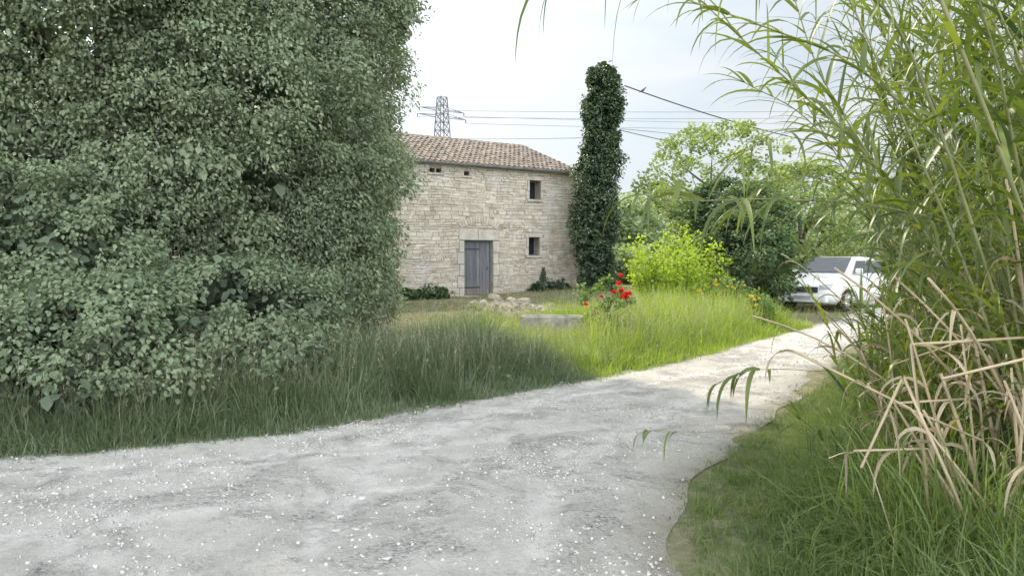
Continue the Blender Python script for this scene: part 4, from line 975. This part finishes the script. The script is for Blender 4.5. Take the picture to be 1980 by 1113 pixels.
# ------------------------------------------------------------ giant reeds
def catmull(pts, n=8):
    pts = [Vector(p) for p in pts]; P_ = [pts[0] * 2 - pts[1]] + pts + [pts[-1] * 2 - pts[-2]]; o = []
    for i in range(1, len(P_) - 2):
        for k in range(n):
            t = k / n; a, b, c, d = P_[i-1], P_[i], P_[i+1], P_[i+2]
            o.append(.5 * ((2*b) + (c - a) * t + (2*a - 5*b + 4*c - d) * t*t + (3*b - a - 3*c + d) * t**3))
    o.append(P_[-2]); return o
class Reed:
    def __init__(s): s.m = MB(); s.P = []; s.D = []; s.L = []; s.W = []; s.dr = []; s.t = []; s.md = MB(); s.dP = []; s.dD = []; s.dL = []
    def cane(s, pts, r0, r1, leaf0=.25, spacing=.12, LL=.5, LW=.05, side=None, dry=False, tb=0.0, olddry=.45, droop=None):
        pts = [Vector(p) for p in pts]
        d = [0]
        for a, b in zip(pts[:-1], pts[1:]): d.append(d[-1] + (b - a).length)
        tot = d[-1]; rad = [r0 + (r1 - r0) * x / tot for x in d]
        (s.md if dry else s.m).tube(pts, rad, 6, t=random.random())
        sgn = 1; x = tot * leaf0
        side = side or Vector((random.uniform(-1, 1), random.uniform(-1, 1), 0)).normalized()
        ct = random.random() * .4
        while x < tot:
            i = max(j for j in range(len(d)) if d[j] <= x); i = min(i, len(pts) - 2)
            f_ = (x - d[i]) / max(1e-6, d[i+1] - d[i]); p = pts[i].lerp(pts[i+1], f_); tg = (pts[i+1] - pts[i]).normalized()
            rel = x / tot; sgn = -sgn
            sd = (side * sgn + Vector((random.gauss(0, .35), random.gauss(0, .35), 0)))
            if droop: sd += Vector((random.gauss(0, .5), random.gauss(0, .5), random.gauss(0, .4)))
            D = tg * random.uniform(.7, 1.3) + sd * .8 + Vector((0, 0, .15))
            isdry = dry or (rel < leaf0 + .12 and random.random() < olddry)
            l_ = LL * (.55 + .7 * math.sin(min(1, rel) * 2.7)) * (random.uniform(.4, 1.5) if droop else random.uniform(.75, 1.15))
            if isdry: s.dP.append(p); s.dD.append(D); s.dL.append(l_)
            else:
                s.P.append(p); s.D.append(D); s.L.append(l_); s.W.append(LW * random.uniform(.6, 1.2)); s.dr.append(droop * random.uniform(.4, 1.4) if droop else random.choice([random.uniform(.6, 1.6), random.uniform(1.4, 4.0)])); s.t.append(min(1, ct + tb + .5 * random.random() + .25 * (rel > .8)))
            x += spacing * (random.uniform(.2, 2.2) if droop else random.uniform(.7, 1.3))
        if not dry:
            for k in range(3):
                s.P.append(pts[-1]); s.D.append((pts[-1] - pts[-2]).normalized() + Vector((random.gauss(0, .3), random.gauss(0, .3), random.gauss(0, .1)))); s.L.append(LL * random.uniform(.6, 1.1)); s.W.append(LW * .6); s.dr.append(droop or random.uniform(.5, 2)); s.t.append(.5 + tb)
    def build(s, name, label, cat, loc, group=None):
        root = empty(name, loc); tag(root, label, cat, group)
        if s.m.v: s.m.build('canes' if cat == 'reeds' else 'cane', MT['cane'], root, local=False, smooth=True)
        if s.md.v: s.md.build('dry_canes' if cat == 'reeds' else 'dry_cane', MT['drycane'], root, local=False, smooth=True)
        if s.P:
            P = np.array(s.P); v = ribbons(P, np.array(s.D), np.array(s.L), np.array(s.W), np.array(s.dr), 7, np.array(s.t), fold=.10, prof='reed', twist=.4)
            build_np('leaves', *v[:2], MT['reed'], root, v[2])
        if s.dP:
            n = len(s.dP); v = ribbons(np.array(s.dP), np.array(s.dD), np.array(s.dL), np.full(n, .024), rng.uniform(2, 6, n), 7, rng.random(n), fold=.2, prof='reed', twist=.9)
            build_np('dry_leaves', *v[:2], MT['reeddry'], root, v[2])
        return root
def rand_cane(base, h, lean, droop, n=9):
    p = Vector(base); d = Vector((lean[0], lean[1], 1)).normalized(); out_ = [p.copy()]; st_ = h / n
    for k in range(n):
        d = (d + Vector((lean[0] * .12, lean[1] * .12, -droop / n * (k / n))) + Vector((random.gauss(0, .02), random.gauss(0, .02), 0))).normalized(); p = p + d * st_; out_.append(p.copy())
    return out_
clumps = [
 (3.3, 4.0, .45, 20, (3.2, 4.8), (-.06, .02), 'nearest reed clump with long glossy leaves at the right edge'),
 (4.2, 5.3, .6, 29, (3.6, 5.2), (-.10, .0), 'dense tall reed clump second from the viewer'),
 (4.7, 7.0, .6, 30, (3.4, 5.0), (-.12, .0), 'leaning reed clump in the middle of the thicket'),
 (5.8, 9.2, .7, 29, (3.0, 4.4), (-.07, .0), 'farthest tall reed clump close to the track bend'),
 (6.9, 7.6, .9, 28, (3.6, 5.4), (-.06, .0), 'tall reed clump at the back right of the thicket'),
 (8.6, 11.2, 1.0, 24, (2.8, 4.4), (-.04, .0), 'reed clump at the back of the thicket beyond the others'),
]
for ci, (x, y, r, nc, (h0, h1), ln, lab) in enumerate(clumps):
    rd_ = Reed()
    for k in range(nc):
        a = random.random() * 6.28; q_ = r * random.random() ** .5
        b = (x + q_ * math.cos(a), y + q_ * 1.3 * math.sin(a), 0)
        pts = rand_cane(b, random.uniform(h0, h1), (ln[0] + random.gauss(0, .12) , ln[1] + random.gauss(0, .12)), random.uniform(.1, .5))
        rd_.cane(pts, random.uniform(.009, .014), .003, leaf0=random.uniform(.08, .3), spacing=.10, LL=random.uniform(.36, .54), LW=.040)
    for k in range(int(nc * 2)):
        a = random.random() * 6.28; q_ = r * 1.25 * random.random() ** .5
        b = (x + q_ * math.cos(a), y + q_ * 1.3 * math.sin(a), 0)
        rd_.cane(rand_cane(b, random.uniform(.6, 1.9), (random.gauss(-.08, .2), random.gauss(-.05, .2)), .4, 6), .006, .002, leaf0=.08, spacing=.08, LL=.42, LW=.034, olddry=.25)
    for k in range(11 if ci < 3 else 5):
        a = random.random() * 6.28; q_ = r * random.random() ** .5
        b = (x + q_ * math.cos(a) - .1, y + q_ * 1.3 * math.sin(a), 0)
        rd_.cane(rand_cane(b, random.uniform(1.2, 2.4), (random.gauss(-.15, .25), random.gauss(-.1, .25)), random.uniform(.1, .8)), .010, .006, leaf0=.25, spacing=.3, LL=.32, dry=True)
    rd_.build('giant_reed_clump', lab, 'reeds', (x, y, 0), 'giant reed clumps at the right of the track')
# younger, lower reeds filling the edge of the thicket beside the track
for (x, y, r, ns_, nt_, hm, lab) in [(4.75, 8.7, .36, 26, 5, 1.3, 'low young reeds at the track edge nearest the white car'), (3.85, 7.0, .38, 32, 6, 1.5, 'low young reeds at the middle of the thicket edge'), (3.05, 5.5, .38, 34, 6, 1.5, 'low young reeds at the thicket edge above the short grass'), (2.5, 4.5, .3, 26, 0, 1.15, 'lowest young reeds nearest the viewer beside the tall grass')]:
    rd_ = Reed()
    for k in range(ns_):
        a = random.random() * 6.28; q_ = r * random.random() ** .5
        b = (x + q_ * math.cos(a), y + q_ * 1.3 * math.sin(a), 0)
        rd_.cane(rand_cane(b, random.uniform(.5, hm), (random.gauss(-.04, .16), random.gauss(-.05, .18)), .4, 6), .006, .002, leaf0=.08, spacing=.085, LL=.36, LW=.032, olddry=.35)
    for k in range(nt_):
        a = random.random() * 6.28; q_ = r * random.random() ** .5
        b = (x + q_ * math.cos(a) + .2, y + q_ * 1.3 * math.sin(a), 0)
        rd_.cane(rand_cane(b, random.uniform(2.8, 3.9), (random.gauss(-.04, .08), random.gauss(0, .1)), .35), .010, .003, leaf0=.35, spacing=.11, LL=.42, LW=.036)
    for k in range(6):
        b = (x + random.gauss(0, r * .6), y + random.gauss(0, r * .6), 0)
        rd_.cane(rand_cane(b, random.uniform(.8, 1.5), (random.gauss(-.1, .3), random.gauss(-.1, .25)), .5), .008, .005, leaf0=.25, spacing=.25, LL=.3, dry=True)
    rd_.build('young_reed_clump', lab, 'reeds', (x, y, 0), 'low young reeds along the thicket edge')
rd_ = Reed(); bx, by = 2.62, 3.7
for k in range(30):
    b = Vector((bx + random.gauss(0, .17), by + random.gauss(0, .22), 0)); L_ = random.uniform(.9, 1.5)
    d1 = Vector((random.gauss(-.2, .27), random.gauss(-.1, .2), 1)).normalized()
    p1 = b + d1 * L_ * random.uniform(.6, .95); pts = [b, b.lerp(p1, .5) + Vector((.01, 0, 0)), p1]
    if random.random() < .6:
        d2 = Vector((random.gauss(.2, .7), random.gauss(-.1, .5), random.uniform(-.5, .35))).normalized(); pts += [p1 + d2 * .03, p1 + d2 * random.uniform(.3, .7)]
    rd_.cane(pts, random.uniform(.007, .013), .006, leaf0=.5, spacing=.4, LL=.26, dry=True)
rd_.build('dead_reed_clump', 'tangle of broken straw coloured dead canes at the lower right', 'reeds', (bx, by, 0))
def hero(pixels, label, base, r0=.011, r1=.003, leaf0=.3, spacing=.11, LL=.5, LW=.038, dry=False, side=None, tb=0, droop=None):
    pts = [Vector(base)] + [at(px, py, Y=Y) for (px, py, Y) in pixels]
    rd_ = Reed(); rd_.cane(catmull(pts, 6), r0, r1, leaf0, spacing, LL, LW, side, dry, tb, 0, droop); rd_.build('leaning_reed', label, 'reed', base)
hero([(1900, 640, 4.3), (1700, 330, 4.1), (1560, 190, 4.0), (1440, 80, 3.9), (1310, -40, 3.8)], 'long cane leaning up to the left across the sky', (3.2, 4.5, 0), leaf0=.3, spacing=.06, LL=.40, LW=.032)
hero([(1960, 500, 3.9), (1800, 260, 3.7), (1640, 120, 3.6), (1500, 60, 3.5), (1300, -10, 3.4)], 'leafy cane arching over the sky above the first leaning cane', (3.0, 4.0, 0), leaf0=.35, spacing=.06, LL=.38, LW=.030)
hero([(1940, 520, 5.0), (1850, 440, 4.9), (1700, 400, 4.7), (1500, 385, 4.5), (1330, 388, 4.4), (1245, 376, 4.3)], 'horizontal cane reaching left at mid height with drooping tip leaves', (4.1, 5.4, 0), leaf0=.45, spacing=.06, LL=.36, LW=.038, droop=3.5)
hero([(1700, 740, 5.5), (1560, 716, 5.3), (1450, 716, 5.1), (1385, 742, 5.0)], 'low thin cane with leaves hanging over the track', (3.9, 5.7, 0), .004, .002, leaf0=.84, spacing=.045, LL=.27, LW=.034, droop=6)
hero([(1680, 860, 4.8), (1560, 842, 4.6), (1400, 836, 4.4), (1250, 832, 4.3)], 'lowest thin cane with a few leaves dangling over the track', (3.3, 4.9, 0), .003, .0015, leaf0=.93, spacing=.05, LL=.2, LW=.028, droop=6)
hero([(1800, 200, 3.4), (1640, -40, 3.0), (1450, -100, 2.7), (1250, -90, 2.5), (1090, -60, 2.4)], 'overhead cane whose leaf tips hang down in front of the sky', (3.0, 3.9, 0), leaf0=.62, spacing=.055, LL=.34, LW=.022, droop=5)
hero([(1980, 420, 3.3), (1900, 200, 3.2), (1820, 0, 3.1), (1780, -120, 3.1)], 'thick straight brownish cane rising at the upper right', (3.1, 3.5, 0), .014, .008, leaf0=.3, spacing=.2)
hero([(1850, 560, 4.4), (1700, 330, 4.4), (1590, 150, 4.4), (1530, -20, 4.4)], 'upright leafy cane at the left flank of the thicket', (3.3, 4.7, 0), leaf0=.35, spacing=.07)
hero([(1800, 620, 5.6), (1680, 380, 5.5), (1560, 230, 5.4), (1440, 160, 5.3)], 'shorter leafy cane bending left beside the pale trees', (3.9, 5.9, 0), leaf0=.4, spacing=.07, LL=.40)
hero([(1790, 640, 6.4), (1700, 440, 6.3), (1600, 350, 6.2), (1500, 350, 6.1), (1420, 400, 6.05)], 'drooping cane with hanging leaves above the white car', (4.3, 6.6, 0), leaf0=.4, spacing=.06, LL=.38)
hero([(1850, 700, 5.2), (1760, 420, 5.1), (1640, 280, 5.0), (1520, 250, 4.9), (1430, 300, 4.85)], 'arching leafy cane high over the white car', (3.6, 5.4, 0), leaf0=.4, spacing=.06, LL=.40)
for (a, b, lab) in [((2.75, 3.6), [(.2, .1, 1.05)], 'broken dry cane leaning right at the lower right edge'), ((2.45, 3.7), [(-.25, .1, 1.0)], 'pale dry cane stub leaning left at the lower right'), ((2.2, 3.5), [(.5, .2, .9)], 'dry cane leaning right across the lower right corner')]:
    p0 = Vector((a[0], a[1], 0)); p1 = p0 + Vector(b[0]); pm = p0.lerp(p1, .5) + Vector((.02, 0, .03))
    rd_ = Reed(); rd_.cane(catmull([p0, pm, p1], 5), .012, .009, .6, .4, .26, dry=True); rd_.build('dry_reed_stem', lab, 'reed', p0)
hero([(1680, 900, 3.4), (1640, 875, 3.3), (1602, 885, 3.25)], 'bent dry stem with one withered leaf hanging over the right grass', (1.9, 3.5, 0), .004, .002, leaf0=.9, spacing=.12, LL=.24, dry=True)
n = 34000; xy = np.column_stack([rng.uniform(1.5, 8.5, n), 2.3 + 8.7 * rng.random(n) ** 1.5])
xy = xy[(xy[:, 0] > xB(xy[:, 1]) + .8)]
v = blades(xy, rng.uniform(.25, .95, len(xy)) * (.75 + .45 * nz2(xy[:, 0], xy[:, 1], 2)), rng.uniform(.005, .018, len(xy)), rng.uniform(.4, 2.8, len(xy)), rng.random(len(xy)) * .9, 5, .4, field=.4)
o = build_np('reed_undergrowth', *v[:2], MT['neargrass'], tint=v[2]); tag(o, 'long green grass growing thickly at the foot of the reeds', 'grass', kind='stuff')
